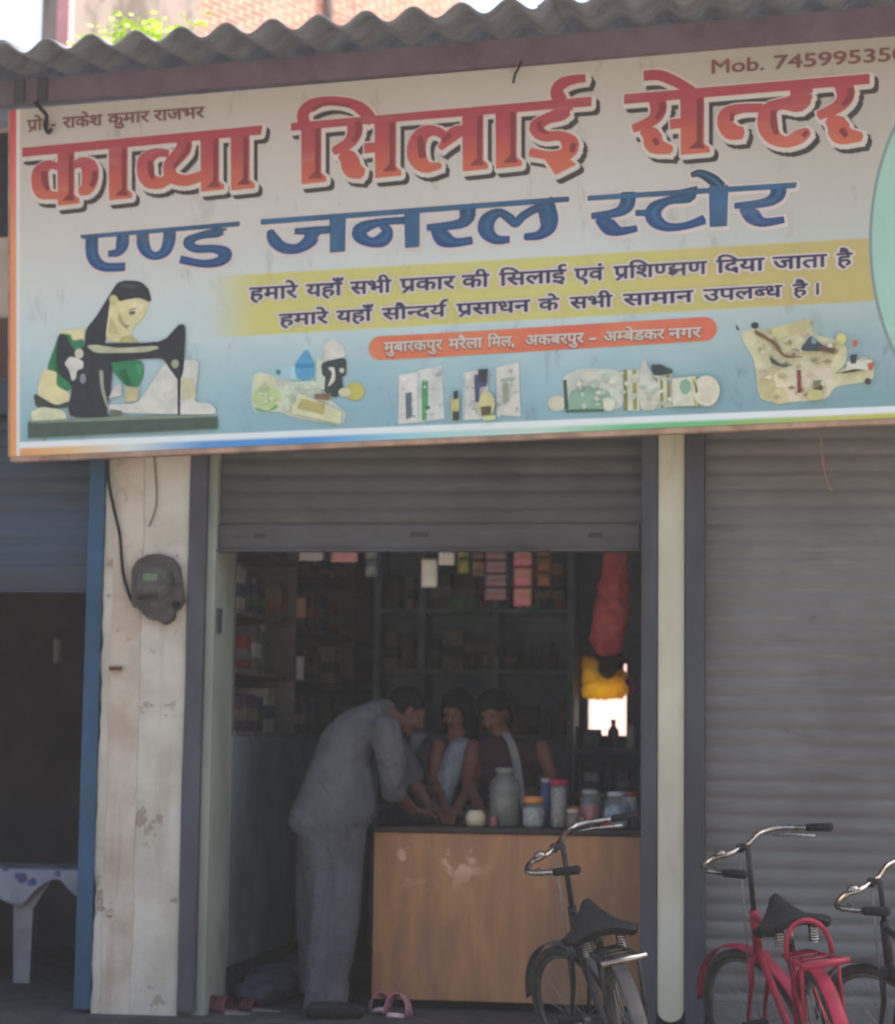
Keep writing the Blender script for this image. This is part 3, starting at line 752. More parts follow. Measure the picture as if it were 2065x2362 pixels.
def picture(name, z, shapes, parent=None, off=0.003, soft=True):
    b = MB(); ms = []
    for i, (c, pts) in enumerate(shapes):
        m = ink(c)
        if m not in ms: ms.append(m)
        if pts[0] == 'o':                                             # ellipse: cx, cy, rx, ry
            _, cx, cy, rx, ry = pts; pts = [(cx+rx*math.cos(a*math.pi/9), cy+ry*math.sin(a*math.pi/9)) for a in range(18)]
        elif soft and len(pts) > 4:
            n = len(pts); q = []
            for k in range(n):                                        # round the corners a little
                p0, p1, p2 = Vector(pts[k-1]), Vector(pts[k]), Vector(pts[(k+1) % n])
                a, c2 = p1.lerp(p0, 0.25), p1.lerp(p2, 0.25); q += [a, (a+c2+2*p1)/4, c2]
            pts = q
        q = [Vector((p[0], p[1], 0)) for p in pts]
        from mathutils.geometry import tessellate_polygon
        P3 = [S(*P2(z, p.x, p.y), off + 0.00025*i) for p in q]
        for tri in tessellate_polygon([q]): b.face([P3[k] for k in tri], ms.index(m))
    return b.build(name, ms, parent or sign, fix=False)
SK, SK2, HAIR, GRN, BLK, OLV, PALE, WHT = (214,206,156), (190,186,128), (46,48,54), (44,126,80), (44,48,54), (70,88,76), (206,210,172), (206,206,196)
picture('sewing_picture', Z4, [
  (HAIR, [(640,215),(690,135),(740,118),(830,125),(880,170),(895,240),(870,250),(820,225),(760,235),(720,250),(640,420),(600,560),(500,540),(505,410),(570,330)]),
  (SK, [(700,235),(760,232),(820,222),(880,245),(870,300),(840,350),(790,400),(770,440),(830,490),(620,480),(640,330),(650,240)]),
  (SK2, [(650,330),(690,400),(700,440),(640,430)]), (SK2, ('o',672,235,26,34)),
  (HAIR, [(640,215),(690,135),(740,118),(830,125),(880,170),(895,245),(820,218),(750,232),(705,245),(690,212),(665,205)]),
  ((176,168,116), [(770,440),(830,490),(700,485),(720,455)]), ((222,216,176), [(790,250),(850,255),(840,300),(800,330),(780,290)]), ((176,170,118), [(700,300),(730,360),(760,420),(740,400),(700,360)]), ((70,74,78), [(700,150),(760,135),(840,150),(800,165),(740,165)]),
  ((110,110,84), [(762,305),(800,298),(800,318),(765,325)]), ((150,140,104), [(718,375),(770,388),(745,402)]), ((130,128,96), [(765,290),(805,280),(808,286),(768,298)]),
  (SK, [(350,420),(500,400),(500,470),(360,470)]),
  (GRN, [(350,430),(420,440),(430,480),(500,460),(500,700),(410,770),(340,760),(275,640),(320,520)]),
  (GRN, [(640,600),(845,590),(850,680),(820,750),(740,745),(660,650)]),
  ((34,100,62), [(420,500),(450,560),(440,640),(425,560)]), ((34,100,62), [(330,560),(350,640),(340,700),(320,620)]), ((60,146,96), [(360,450),(400,460),(380,520),(350,500)]), ((34,100,62), [(700,660),(740,640),(780,740),(740,730)]), ((64,150,100), [(800,610),(840,620),(830,680),(810,660)]),
  (SK, [(250,640),(340,660),(330,740),(420,790),(400,850),(330,860),(215,800)]),
  ((196,186,140), [(740,745),(825,755),(810,830),(740,840)]),
  (WHT, [(970,600),(820,850),(640,850),(640,900),(1280,915),(1270,870),(1230,840),(1140,840),(1185,590),(1090,590)]),
  ((198,192,156), [(1075,690),(1145,700),(1160,810),(1075,830)]),
  ((60,70,64), [(195,780),(330,860),(415,830),(415,870),(215,880)]),
  (PALE, [(180,900),(240,865),(380,885),(400,950),(190,960)]),
  (BLK, [(345,440),(390,440),(440,540),(500,510),(500,490),(960,488),(1060,375),(1098,385),(1085,660),(1060,720),(1000,640),(960,575),(650,600),(665,640),(650,800),(625,900),(660,930),(395,930),(430,740),(350,680),(330,560)]),
  (BLK, [(1048,690),(1068,690),(1064,920),(1050,920)]),
  (WHT, [(380,610),(410,570),(450,575),(495,600),(490,640),(455,650),(450,700),(425,715),(410,650)]), ((196,192,176), ('o',468,552,26,30)),
  ((178,182,148), [(510,505),(560,498),(700,520),(920,505),(945,520),(860,545),(560,550)]), ((150,158,140), [(585,650),(610,650),(615,760),(650,890),(625,860),(595,760)]),
  ((196,190,184), [(680,740),(715,730),(720,800),(640,815)]), ((140,140,150), ('o',490,700,18,30)), ((150,156,128), ('o',1035,612,22,26)),
  ((96,104,92), [(650,880),(720,890),(720,925),(650,930)]),
  (OLV, [(165,960),(1285,925),(1285,995),(165,1050)]), ((122,138,116), [(165,950),(660,925),(1220,912),(1285,925),(165,965)]),
 ])
picture('cosmetics_picture', Z5, [
  ((196,206,186), [(195,800),(240,785),(300,800),(420,840),(560,830),(580,900),(720,1010),(690,1080),(400,1030),(350,1000),(210,1010),(190,950)]),
  ((206,206,170), [(210,860),(235,790),(310,810),(340,850),(230,900)]), ((184,202,142), ('o',280,925,84,62)), ((110,170,98), [(205,975),(280,1000),(350,950),(330,985),(280,1005),(220,1000)]),
  ((170,204,212), [(330,760),(430,750),(440,830),(330,820)]), ((84,158,196), [(430,740),(495,650),(540,740),(530,820),(470,835),(430,790)]), ((60,136,180), [(430,740),(540,735),(530,760),(440,765)]), ((74,128,136), ('o',340,785,14,16)),
  ((208,204,194), [(590,630),(640,600),(700,640),(710,700),(590,730)]), ((190,204,184), [(550,690),(600,720),(640,880),(550,880)]),
  ((54,66,66), [(575,730),(715,700),(715,800),(690,810),(700,880),(660,930),(590,890),(600,810),(580,800)]), ((206,204,190), [(610,760),(650,755),(655,830),(610,870),(640,790)]), ((200,200,186), ('o',690,775,14,14)),
  ((190,184,96), ('o',760,890,54,50)), ((206,204,164), ('o',705,895,34,24)),
  *specks([(210,810),(420,850),(570,850),(560,1000),(430,1020),(230,990)], 40, [(214,216,192),(186,200,168),(176,192,162),(206,212,190)], 9, 26, 2),
  ((206,208,170), [(450,900),(690,1000),(680,1070),(410,1010)]), ((178,168,110), [(470,930),(600,960),(590,1020),(440,985)]), ((128,100,72), [(540,905),(630,900),(620,940),(540,930)]),
 ])
picture('cosmetics_picture', Z5, [
  ((208,208,200), [(1005,800),(1110,785),(1110,1060),(1000,1070)]), ((200,204,196), [(1110,775),(1240,745),(1255,1040),(1110,1060)]), ((182,192,186), [(1105,790),(1122,785),(1122,1055),(1105,1060)]),
  ((96,112,120), [(1040,900),(1075,895),(1078,1030),(1045,1045)]), ((92,104,132), [(1048,930),(1066,930),(1068,970),(1050,970)]), ((82,152,98), [(1130,830),(1165,825),(1165,960),(1155,1050),(1130,1050)]), ((60,110,70), ('o',1162,980,16,10)),
  ((206,206,196), [(1360,790),(1480,765),(1520,1040),(1350,1050)]), ((170,190,196), [(1355,800),(1372,795),(1366,1050),(1350,1050)]), ((206,206,194), [(1540,760),(1665,730),(1675,1030),(1545,1020)]),
  *specks([(1010,800),(1240,755),(1250,1030),(1010,1060)], 26, [(180,186,182),(222,222,216),(160,170,170)], 6, 16, 4), *specks([(1365,790),(1660,740),(1668,1020),(1370,1040)], 30, [(180,186,182),(222,222,216),(160,170,170)], 6, 16, 5),
  ((74,80,118), [(1420,800),(1490,795),(1490,860),(1450,870),(1445,950),(1425,950)]), ((60,60,70), [(1440,770),(1495,765),(1490,840),(1445,840)]),
  ((140,152,132), [(1575,850),(1610,845),(1605,950),(1580,960)]), ((150,172,150), [(1565,825),(1640,815),(1640,830),(1565,840)]),
  ((188,180,110), [(1290,930),(1335,925),(1335,1040),(1295,1045)]), ((56,52,50), [(1305,890),(1330,885),(1330,930),(1305,935)]), ((66,66,62), [(1300,1000),(1335,1000),(1335,1050),(1300,1050)]),
  ((200,196,140), ('o',1488,960,44,70)), ((96,86,60), [(1455,975),(1515,970),(1510,1020),(1460,1025)]), ((196,206,140), [(1470,1030),(1540,1020),(1530,1048),(1470,1050)]),
 ], soft=False)
picture('cosmetics_picture', Z6, [
  ((196,204,190), [(205,720),(300,680),(490,690),(500,880),(230,895),(200,800)]), ((140,176,152), [(240,790),(330,760),(430,790),(440,870),(220,885)]), ((206,208,188), [(260,700),(470,695),(470,740),(300,750)]),
  ((206,204,178), ('o',175,850,42,38)), ((70,90,80), [(205,740),(222,735),(232,880),(212,875)]), ((78,112,92), [(215,880),(400,875),(400,890),(215,895)]),
  ((206,206,180), [(490,690),(570,690),(570,885),(495,885)]), ((128,132,78), [(492,690),(512,690),(515,885),(495,885)]), ((150,152,90), [(535,690),(556,690),(560,880),(540,880)]),
  ((206,206,190), [(570,700),(590,630),(625,700),(660,760),(660,880),(572,885)]), ((206,204,176), [(655,720),(725,700),(730,865),(660,875)]), ((130,130,80), [(668,730),(682,728),(685,870),(672,872)]), ((150,148,92), [(700,715),(714,712),(718,866),(704,868)]),
  *specks([(240,720),(480,700),(700,720),(900,760),(840,850),(500,875),(250,870)], 60, [(184,198,182),(212,214,196),(172,188,170),(196,200,176)], 9, 26, 3),
  ((58,78,72), [(620,665),(670,665),(730,690),(725,710),(640,720)]), ((50,64,64), ('o',665,690,28,26)),
  ((206,208,184), [(725,730),(840,720),(850,860),(730,865)]), ((136,176,150), ('o',790,770,28,36)), ((184,182,110), [(820,730),(840,725),(850,860),(832,862)]), ((214,208,184), ('o',890,790,64,74)), ((120,120,88), [(830,740),(845,760),(850,800),(838,800)]), ((206,206,186), ('o',425,855,28,32)),
 ])
picture('cosmetics_picture', Z6, [
  ((206,202,164), [(1045,520),(1110,490),(1180,500),(1380,440),(1400,520),(1560,560),(1560,660),(1490,720),(1640,620),(1690,660),(1690,740),(1500,770),(1470,830),(1240,850),(1140,830),(1120,640)]),
  ((196,192,140), [(1170,500),(1380,445),(1390,490),(1230,560)]), ((214,206,178), [(1200,700),(1420,640),(1500,700),(1480,820),(1250,845)]), ((196,186,132), ('o',1180,770,44,60)), ((206,196,146), ('o',1240,820,44,34)),
  ((58,52,56), ('o',1122,478,18,16)), ((84,84,88), [(1030,470),(1045,490),(1050,500),(1035,500)]), *specks([(1120,500),(1380,450),(1540,580),(1490,720),(1470,820),(1240,840),(1140,810),(1130,640)], 70, [(190,182,138),(218,212,184),(176,164,122),(200,186,156),(150,140,110),(206,184,150)], 9, 26, 1),
  ((120,92,64), [(1120,495),(1180,530),(1230,560),(1260,620),(1370,630),(1260,635),(1200,560),(1120,520)]),
  ((70,76,66), [(1190,625),(1215,640),(1250,668),(1310,662),(1260,680),(1200,660)]), ((62,76,84), [(1340,590),(1390,520),(1440,570),(1500,590),(1490,605),(1420,600),(1350,600)]), ((120,148,158), [(1395,530),(1420,545),(1410,570),(1390,560)]), ((98,78,60), [(1420,570),(1510,590),(1500,612),(1430,600)]),
  ((206,196,128), ('o',1535,540,24,26)), ((130,66,64), [(1322,690),(1342,690),(1345,800),(1325,800)]), ((128,124,82), [(1400,740),(1440,740),(1430,800),(1400,810)]), ((90,80,64), [(1390,790),(1440,760),(1450,780),(1400,810)]),
  ((206,204,190), [(1560,650),(1680,640),(1690,690),(1560,700)]), ((58,62,76), [(1575,620),(1610,615),(1605,660),(1580,660)]), ((196,96,70), [(1590,550),(1615,545),(1608,580),(1592,580)]), ((196,92,64), [(1660,660),(1690,650),(1685,690),(1665,690)]), ((64,62,56), [(1500,710),(1600,685),(1650,690),(1560,705)]), ((74,74,60), ('o',1662,745,16,16)), ((196,188,130), ('o',1410,810,36,26)),
 ])

# ------------------------------------------------------------------ small things on the front
# electric meter and its cable on the left pillar
M0 = at(366, 1360, -0.012)
mt = thing('electric_meter', 'round dusty black electric meter fixed to the left pillar', 'electric meter', M0)
meter_m = mat('dusty_bakelite', (76,70,66), 0.7, 0, c2=(54,49,46), scale=14, dirt=(120,112,104), damt=0.8, dscale=10, bump=0.3)
px = mpp(366, 1360)*1.03
def MP(x, y, d): return M0 + V((x-366)*px, -d, (1360-y)*px)
b = MB()
pts = [(312,1392),(310,1318),(322,1298),(345,1286),(372,1284),(400,1292),(416,1312),(422,1345),(428,1385),(420,1402),(408,1408),(408,1424),(388,1438),(372,1428),(350,1426),(334,1408)]
b.prism([MP(x, y, 0.0) for x, y in pts], (0,-0.055,0)); o = b.build('meter_case', meter_m, mt); q = o.modifiers.new('b','BEVEL'); q.width = 0.012; q.segments = 3
b = MB(); rr = [MP(366,1345,0.0)]
b.lathe([(0.098,0),(0.096,0.03),(0.080,0.055),(0.055,0.068),(0.02,0.074)], (0,0,0), 28)
for v in b.bm.verts: v.co = M0 + V((0)*px, -0.052, 0.03) + V(v.co.x, -v.co.z, v.co.y)
b.build('glass_cover', glass('meter_glass', (92,92,84), 0.35, 0.2), mt, True)
b = MB(); b.obox(MP(356,1336,0.07), V(0.034,0,0), V(0,0.006,0), V(0,0,0.018), 0.003); b.build('dial', mat('dial_green', (92,128,92), 0.5, c2=(140,160,110), scale=40), mt)
b = MB(); b.ball(MP(398,1342,0.07), (0.026,0.014,0.034), 12); b.build('seal_cap', black_rub, mt, True)
b = MB(); b.ball(MP(414,1394,0.06), (0.022,0.02,0.020), 10); b.build('cable_gland', black_rub, mt, True)
b = MB(); b.obox(MP(352,1376,0.06), V(0.05,0,0.004), V(0,0.01,0), V(0,0,0.014), 0.003); b.build('terminal_cover', black_rub, mt)
def cable(label, pts, r, m, name='cable'):
    b = MB(); q = [Vector(p) for p in spl([tuple(p) for p in pts], 5)]; b.tube(q, r, 6)
    return solo(name, b, m, label, 'cable', None, True, q[0])
cable('black twisted supply cable running from the sign down the pillar to the electric meter', [at(x,y,-0.035) for x, y in ((248,1050),(251,1110),(262,1170),(276,1230),(281,1290),(286,1330),(298,1372),(312,1400))], 0.008, black_rub)
cable('short loose wire hanging beside the meter cable below the sign', [at(x,y,-0.02) for x, y in ((356,1052),(359,1090),(362,1140),(360,1170),(352,1195),(344,1214))], 0.004, mat('pale_wire', (128,104,94), 0.6))
cable('thin tan cord hanging in front of the closed shutter', [at(x,y,0.03) for x, y in ((1893,1000),(1896,1040),(1902,1085),(1912,1122),(1921,1132))], 0.004, mat('tan_cord', (156,128,108), 0.8))
cable('thin loop of dark wire poking out under the eave above the red lettering', [S(x,y,o) for x, y, o in ((1203,140,0.03),(1196,158,0.05),(1188,172,0.05),(1184,192,0.04))], 0.006, black_rub)
cable('frayed black rag of wire tied round the left end of the beam', [S(x,y,o) for x, y, o in ((82,236,0.05),(96,252,0.06),(108,268,0.05),(104,290,0.04),(112,306,0.03),(120,296,0.03))], 0.010, black_rub)
# rust clamp on the tan edge
p = at(268, 1542, -0.03); b = MB(); b.box((p.x-0.032, -0.046, p.z-0.010), (p.x+0.03, -0.026, p.z+0.010), 0.003)
solo('pipe_clip', b, mat('rust', (104,66,46), 0.8), 'small rusty clip on the tan edge of the left pillar', 'clip', None, False, V(p.x,-0.03,p.z))

# ------------------------------------------------------------------ the counter
wood = NT('brown_laminate'); co = wood.coord('Object'); co2 = wood.coord('Object', (1.0,1.0,0.22))
f = wood.rng(wood.noise(7, 6, co2, 0.6, 0.4), 0.3, 0.7)
col = wood.mix(f, lin((178,126,80)), lin((142,100,72)))
chip = wood.rng(wood.noise(6.5, 4, co, 0.5, 0.4), 0.53, 0.60)
sp = wood.n('ShaderNodeSeparateXYZ'); wood.t.links.new(co, sp.inputs[0])
chip = wood.math('MULTIPLY', chip, wood.math('MULTIPLY', wood.rng(sp.outputs[2], 0.55, 0.72), wood.rng(wood.math('ABSOLUTE', wood.math('ADD', sp.outputs[0], 0.36)), 0.32, 0.16)))
col = wood.mix(chip, col, lin((206,158,126))); col = wood.mix(wood.rng(wood.noise(2.2, 6, co, 0.6), 0.5, 0.75, 0, 0.5), col, lin((96,72,54)))
wood.bump(wood.noise(30, 4, co2), 0.12, 0.004); wood_m = wood.done(col, 0.5, 0, 0.4)
edge_m = mat('dark_counter_edge', (46,38,36), 0.5, var=0.3, scale=8)
ct = thing('shop_counter', 'scuffed brown laminate counter with dark top across the shop doorway', 'counter', (-1.33, 0.55, 0.0))
b = MB(); b.box((-1.995, 0.552, 0.045), (-0.66, 0.575, 0.862), 0.003); b.build('front_panel', wood_m, ct)
b = MB(); b.box((-1.995, 0.577, 0.045), (-1.972, 1.02, 0.862), 0.003); b.build('side_panel', edge_m, ct)
b = MB(); b.box((-2.005, 0.535, 0.865), (-0.60, 1.06, 0.893), 0.004); b.build('countertop', edge_m, ct)
b = MB(); b.box((-1.96, 0.60, 0.0), (-0.66, 0.62, 0.043)); b.build('toe_kick', black_rub, ct)
b = MB(); b.box((-1.96, 0.60, 0.45), (-0.68, 1.0, 0.47)); b.build('shelf_board', edge_m, ct)
TOPZ = 0.893
def on_counter(px_, py_):
    p = atz(px_, py_, TOPZ); return p
def cpos(px_, Y): p = at(px_, 1890, Y); return V(p.x, Y, TOPZ)
GL = glass('jar_glass', (150,154,152), 0.32, 0.15)
def jar(label, px_, Y, prof, gm, fill=None, fillm=None, lid=None, lidm=None, name='jar', cat='jar', band=None, bandm=None):
    t = thing(name, label, cat, cpos(px_, Y), 0, 'jars and tubs on the counter')
    b = MB(); b.lathe(prof, (0,0,0), 20); b.build('jar_body', gm, t, True, world=False)
    if fill:
        b = MB(); b.lathe(fill, (0,0,0), 14)
        for v in b.bm.verts: v.co += V(mnoise.noise(v.co*30), mnoise.noise(v.co*30+V(5,0,0)), 0)*0.006
        b.build('contents', fillm, t, True, world=False)
    if band: b = MB(); b.lathe(band, (0,0,0), 20); b.build('paper_label', bandm, t, True, world=False)
    if lid: b = MB(); b.lathe(lid, (0,0,0), 20); b.build('lid', lidm, t, True, world=False)
    return t
sweets = mat('wrapped_sweets', (150,146,140), 0.6, c2=(96,92,90), scale=50)
jar('cream rounded bowl at the left of the row of jars', 1097, 0.66, [(0.035,0),(0.048,0.012),(0.052,0.045),(0.044,0.07),(0.03,0.082)], mat('cream_plastic', (206,190,160), 0.5), name='bowl', cat='bowl')
jar('tall cloudy glass jar with a narrow neck, biggest on the counter', 1165, 0.72, [(0.07,0.0),(0.080,0.01),(0.082,0.19),(0.074,0.225),(0.046,0.25),(0.044,0.272)], glass('cloudy_glass', (128,128,122), 0.55, 0.2), [(0.05,0.006),(0.07,0.02),(0.07,0.14),(0.04,0.16)], mat('dim_sweets', (104,98,92), 0.7, c2=(70,70,76), scale=40), [(0.05,0.27),(0.052,0.272),(0.052,0.292),(0.03,0.296)], mat('grey_lid', (120,122,116), 0.5))
jar('squat clear jar with an orange lid and white sweets', 1231, 0.65, [(0.052,0),(0.058,0.008),(0.058,0.105),(0.046,0.122)], GL, [(0.04,0.004),(0.053,0.012),(0.053,0.09),(0.03,0.1)], mat('white_sweets', (196,194,188), 0.6, c2=(130,130,128), scale=60), [(0.046,0.122),(0.05,0.124),(0.05,0.152),(0.03,0.156)], mat('orange_lid', (206,128,52), 0.4))
jar('slim tall jar of pale sweets with a magenta lid', 1289, 0.68, [(0.04,0),(0.045,0.008),(0.045,0.20),(0.04,0.212)], GL, [(0.03,0.004),(0.040,0.01),(0.040,0.19),(0.03,0.2)], mat('pale_sweets', (176,160,150), 0.6, c2=(112,100,98), scale=60), [(0.044,0.212),(0.048,0.214),(0.048,0.236),(0.03,0.24)], mat('magenta_lid', (168,36,78), 0.4))
jar('clear jar packed with red wrapped sweets', 1362, 0.68, [(0.045,0),(0.052,0.01),(0.052,0.15),(0.04,0.17)], GL, [(0.035,0.004),(0.047,0.012),(0.047,0.11),(0.03,0.125)], mat('red_wrappers', (190,34,50), 0.4, c2=(150,70,70), scale=45), [(0.042,0.17),(0.044,0.172),(0.044,0.19),(0.02,0.194)], mat('clear_lid', (150,148,140), 0.4))
jar('round clear jar with blue and white packets beside the shutter rail', 1424, 0.66, [(0.05,0),(0.066,0.016),(0.072,0.07),(0.066,0.125),(0.048,0.15),(0.047,0.165)], GL, [(0.04,0.004),(0.058,0.018),(0.062,0.06),(0.06,0.10),(0.03,0.12)], mat('blue_white_packets', (66,116,166), 0.4, c2=(206,206,208), scale=16), [(0.049,0.163),(0.05,0.165),(0.05,0.182),(0.03,0.186)], mat('grey_white_lid', (176,176,178), 0.4))
jar('small tub of orange sweets behind the red jar', 1326, 0.80, [(0.032,0),(0.036,0.006),(0.036,0.10),(0.03,0.108)], mat('orange_tub', (206,124,46), 0.5, c2=(186,60,40), scale=14), name='tub', cat='tub')
jar('white tub with a red lid standing behind the blue and white jar', 1452, 0.84, [(0.036,0),(0.04,0.006),(0.04,0.15),(0.034,0.158)], mat('white_tub', (186,184,182), 0.5), None, None, [(0.037,0.158),(0.04,0.16),(0.04,0.182),(0.03,0.184)], mat('red_lid', (176,40,44), 0.4), name='tub', cat='tub')
jar('small clear jar of mixed dark sweets between the magenta and red jars', 1322, 0.60, [(0.03,0),(0.034,0.006),(0.034,0.07),(0.028,0.08)], GL, [(0.02,0.004),(0.03,0.008),(0.03,0.06),(0.02,0.066)], mat('mixed_sweets', (120,70,50), 0.5, c2=(70,46,60), scale=60), [(0.029,0.08),(0.031,0.081),(0.031,0.096),(0.02,0.098)], mat('cream_lid', (190,176,150), 0.4))
jar('tall blue bottle-shaped tub behind the orange-lidded jar', 1258, 0.88, [(0.034,0),(0.038,0.006),(0.038,0.17),(0.02,0.20),(0.02,0.22)], mat('blue_tub', (64,84,130), 0.5), None, None, [(0.022,0.22),(0.024,0.221),(0.024,0.24),(0.016,0.243)], mat('white_cap', (180,180,182), 0.4), name='tub', cat='tub')
def packet(name, label, cat, p, ax, az, th, m, group=None, seed=0.0, puff=0.6):   # a pillow packet or card: centre, half axes
    ax, az = Vector(ax), Vector(az); n = ax.cross(az).normalized()
    b = MB()
    for sgn in (1, -1):
        def fn(u, v):
            x, y = u*2-1, v*2-1
            bulge = (1-abs(x)**3)*(1-abs(y)**4)
            w = mnoise.noise(V(x*2+seed, y*2, seed))*0.15
            return ax*x + az*y + n*sgn*th*(bulge*puff + (1-puff)*(abs(x) < 0.999 and abs(y) < 0.999) + w*bulge)
        b.grid(fn, 8, 8)
    bmesh.ops.remove_doubles(b.bm, verts=b.bm.verts[:], dist=1e-5)
    o = b.build(name, m, None, True); o.location = p
    return tag(o, label, cat, group)
tanp = mat('tan_packets', (176,138,116), 0.5, c2=(150,60,60), scale=14)
packet('sweet_packet', 'small tan and red packet lying at the foot of the red sweet jar', 'packet', cpos(1336,0.61)+V(0,0,0.032), (0.03,0,0), (0,0.01,0.032), 0.014, tanp)
packet('sweet_packet', 'tiny pink packet between the cream bowl and the tall cloudy jar', 'packet', cpos(1139,0.63)+V(0,0,0.028), (0.018,0,0), (0,0.008,0.028), 0.012, mat('pinkish_pack', (160,104,96), 0.5, c2=(120,60,60), scale=30))
packet('sweet_packet', 'bright red small packet in front of the blue and white jar', 'packet', cpos(1400,0.60)+V(0,0,0.022), (0.02,0,0.004), (-0.004,0.008,0.022), 0.012, mat('bright_red_pack', (186,34,44), 0.5))
packet('paper_sheet', 'white folded paper lying on the counter near the customer\'s hand', 'paper', on_counter(985,1890)+V(0,0.05,0.008), (0.062,0.02,0), (0,0.07,0.001), 0.006, mat('paper_white', (176,176,178), 0.8))
packet('pouch', 'dark folded pouch lying on the counter behind the white paper', 'pouch', on_counter(1035,1876)+V(0,0.1,0.012), (0.08,0.01,0), (0,0.05,0.004), 0.02, mat('dark_pouch', (48,50,62), 0.7))
t = thing('bottle', 'little bottle with an orange cap beside the customer\'s hand', 'bottle', on_counter(970,1880)+V(0,0.1,0))
b = MB(); b.lathe([(0.014,0),(0.016,0.004),(0.016,0.05),(0.008,0.06)], (0,0,0), 12); b.build('bottle_body', mat('dark_bottle', (56,34,30), 0.3), t, True, world=False)
b = MB(); b.lathe([(0.01,0.058),(0.012,0.06),(0.012,0.088),(0.008,0.092)], (0,0,0), 12); b.build('cap', mat('orange_cap', (216,132,60), 0.4), t, True, world=False)

# ------------------------------------------------------------------ inside the shop
shelf_wood = mat('shelf_board_paint', (112,104,102), 0.7, 0, c2=(84,78,80), scale=6, dirt=(60,54,56), damt=0.5)
shelf_blue = mat('blue_grey_shelf_paint', (140,152,166), 0.6, 0, c2=(112,124,138), scale=5)
XW = -2.70
nich = thing('wall_shelf', 'wall shelves full of goods along the left wall inside the shop', 'shelf', (XW-0.12, 1.9, 1.33))
def zat(px_, py_, X): return atx(px_, py_, X)
ys = [0.43, 1.74, 3.45, 4.36]
for i, y in enumerate(ys):
    b = MB(); b.box((XW-0.26, y, 1.36), (XW-0.005 + (0.02 if 0 < i < 3 else 0), y+0.03, 3.0)); b.build('upright', shelf_wood, nich)
lv = [1.342, zat(560, 1540, XW).z, zat(545, 1415, XW).z, zat(561, 1322, XW).z + 0.02]
lv = [1.342, 1.66, 1.96, 2.30, 2.62]
for z in lv:
    b = MB(); b.box((XW-0.25, 0.462, z-0.012), (XW+0.004, 4.35, z+0.012)); b.build('shelf_board', shelf_wood, nich)
rs = random.Random(11)
pal = [((120,40,36),'dark red'),((58,66,84),'slate blue'),((112,96,80),'tan'),((92,90,92),'grey'),((70,90,72),'dull green'),((136,88,60),'rust brown'),((150,146,138),'off-white'),((84,60,80),'plum')]
goods = {}
def gm(i):
    if i not in goods: goods[i] = mat('goods_'+pal[i][1].replace(' ','_'), pal[i][0], 0.6, 0, var=0.35, scale=12, bump=0.1)
    return goods[i]
ordn = ['first','second','third','fourth','fifth','sixth','seventh','eighth','ninth','tenth','eleventh','twelfth']
def carton(p, sx, sy, sz, i, label, group):
    t = thing('carton', label, 'carton', p, 0, group)
    b = MB(); b.box((-sx/2,-sy/2,0), (sx/2,sy/2,sz), 0.004); b.build('box_body', gm(i), t, False, world=False)
    b = MB(); b.box((-sx/2-0.002,-sy/2-0.002,sz*0.30), (sx/2+0.002,sy/2+0.002,sz*0.62)); b.build('printed_band', gm((i+3) % 8), t, False, world=False)
    return t
def bottle(p, r, h_, i, label, group):
    t = thing('bottle', label, 'bottle', p, 0, group)
    b = MB(); b.lathe([(r*0.9,0),(r,0.008),(r,h_*0.62),(r*0.4,h_*0.8),(r*0.36,h_*0.88)], (0,0,0), 12); b.build('bottle_body', gm(i), t, True, world=False)
    b = MB(); b.lathe([(r*0.4,h_*0.86),(r*0.44,h_*0.87),(r*0.44,h_),(r*0.3,h_+0.004)], (0,0,0), 12); b.build('cap', gm((i+2) % 8), t, True, world=False)
    return t
lvn = ['lowest', 'second lowest', 'middle', 'top']
for li in range(4):
    y = 0.55; k = 0
    while y < 3.3:
        wdt = rs.uniform(0.10, 0.26); i = rs.randrange(8); hz = rs.uniform(0.12, 0.24)
        if abs(y+wdt/2-1.755) > wdt/2+0.04:
            p = V(XW-0.11, y+wdt/2, lv[li]+0.013)
            lab = f'{pal[i][1]} %s on the {lvn[li]} board of the left wall shelves, {ordn[min(k,11)]} in'
            if rs.random() < 0.35: bottle(p, min(0.05, wdt*0.3), hz+0.04, i, lab % 'bottle', 'goods on the left wall shelves')
            else: carton(p, 0.18, wdt*0.92, hz, i, lab % 'box', 'goods on the left wall shelves')
            k += 1
        y += wdt + rs.uniform(0.02, 0.10)
# back shelves
by = 4.05
rack = thing('back_shelf', 'blue-grey shelf rack of goods against the back wall of the shop', 'shelf', (-1.8, by, 0.0))
xs = [at(880,1500,by).x, at(982,1500,by).x, at(1150,1500,by).x, at(1322,1500,by).x]
for x in xs:
    b = MB(); b.box((x-0.022, by-0.17, 0.0), (x+0.022, by+0.17, 3.0)); b.build('upright', shelf_blue, rack)
zs = [0.9, at(1200,1700,by).z, at(1200,1552,by).z, at(1200,1413,by).z, 2.62]
for z in zs:
    for xa, xb in zip(xs, xs[1:]):
        b = MB(); b.box((xa+0.023, by-0.165, z-0.014), (xb-0.023, by+0.165, z+0.014)); b.build('shelf_board', shelf_blue, rack)
b = MB(); b.box((xs[0], by+0.172, 0.0), (xs[-1], by+0.185, 3.0)); b.build('back_panel', mat('back_panel', (134,148,162), 0.8, c2=(104,118,134), scale=3), rack)
shn = ['counter-height', 'chest-height', 'middle', 'upper']
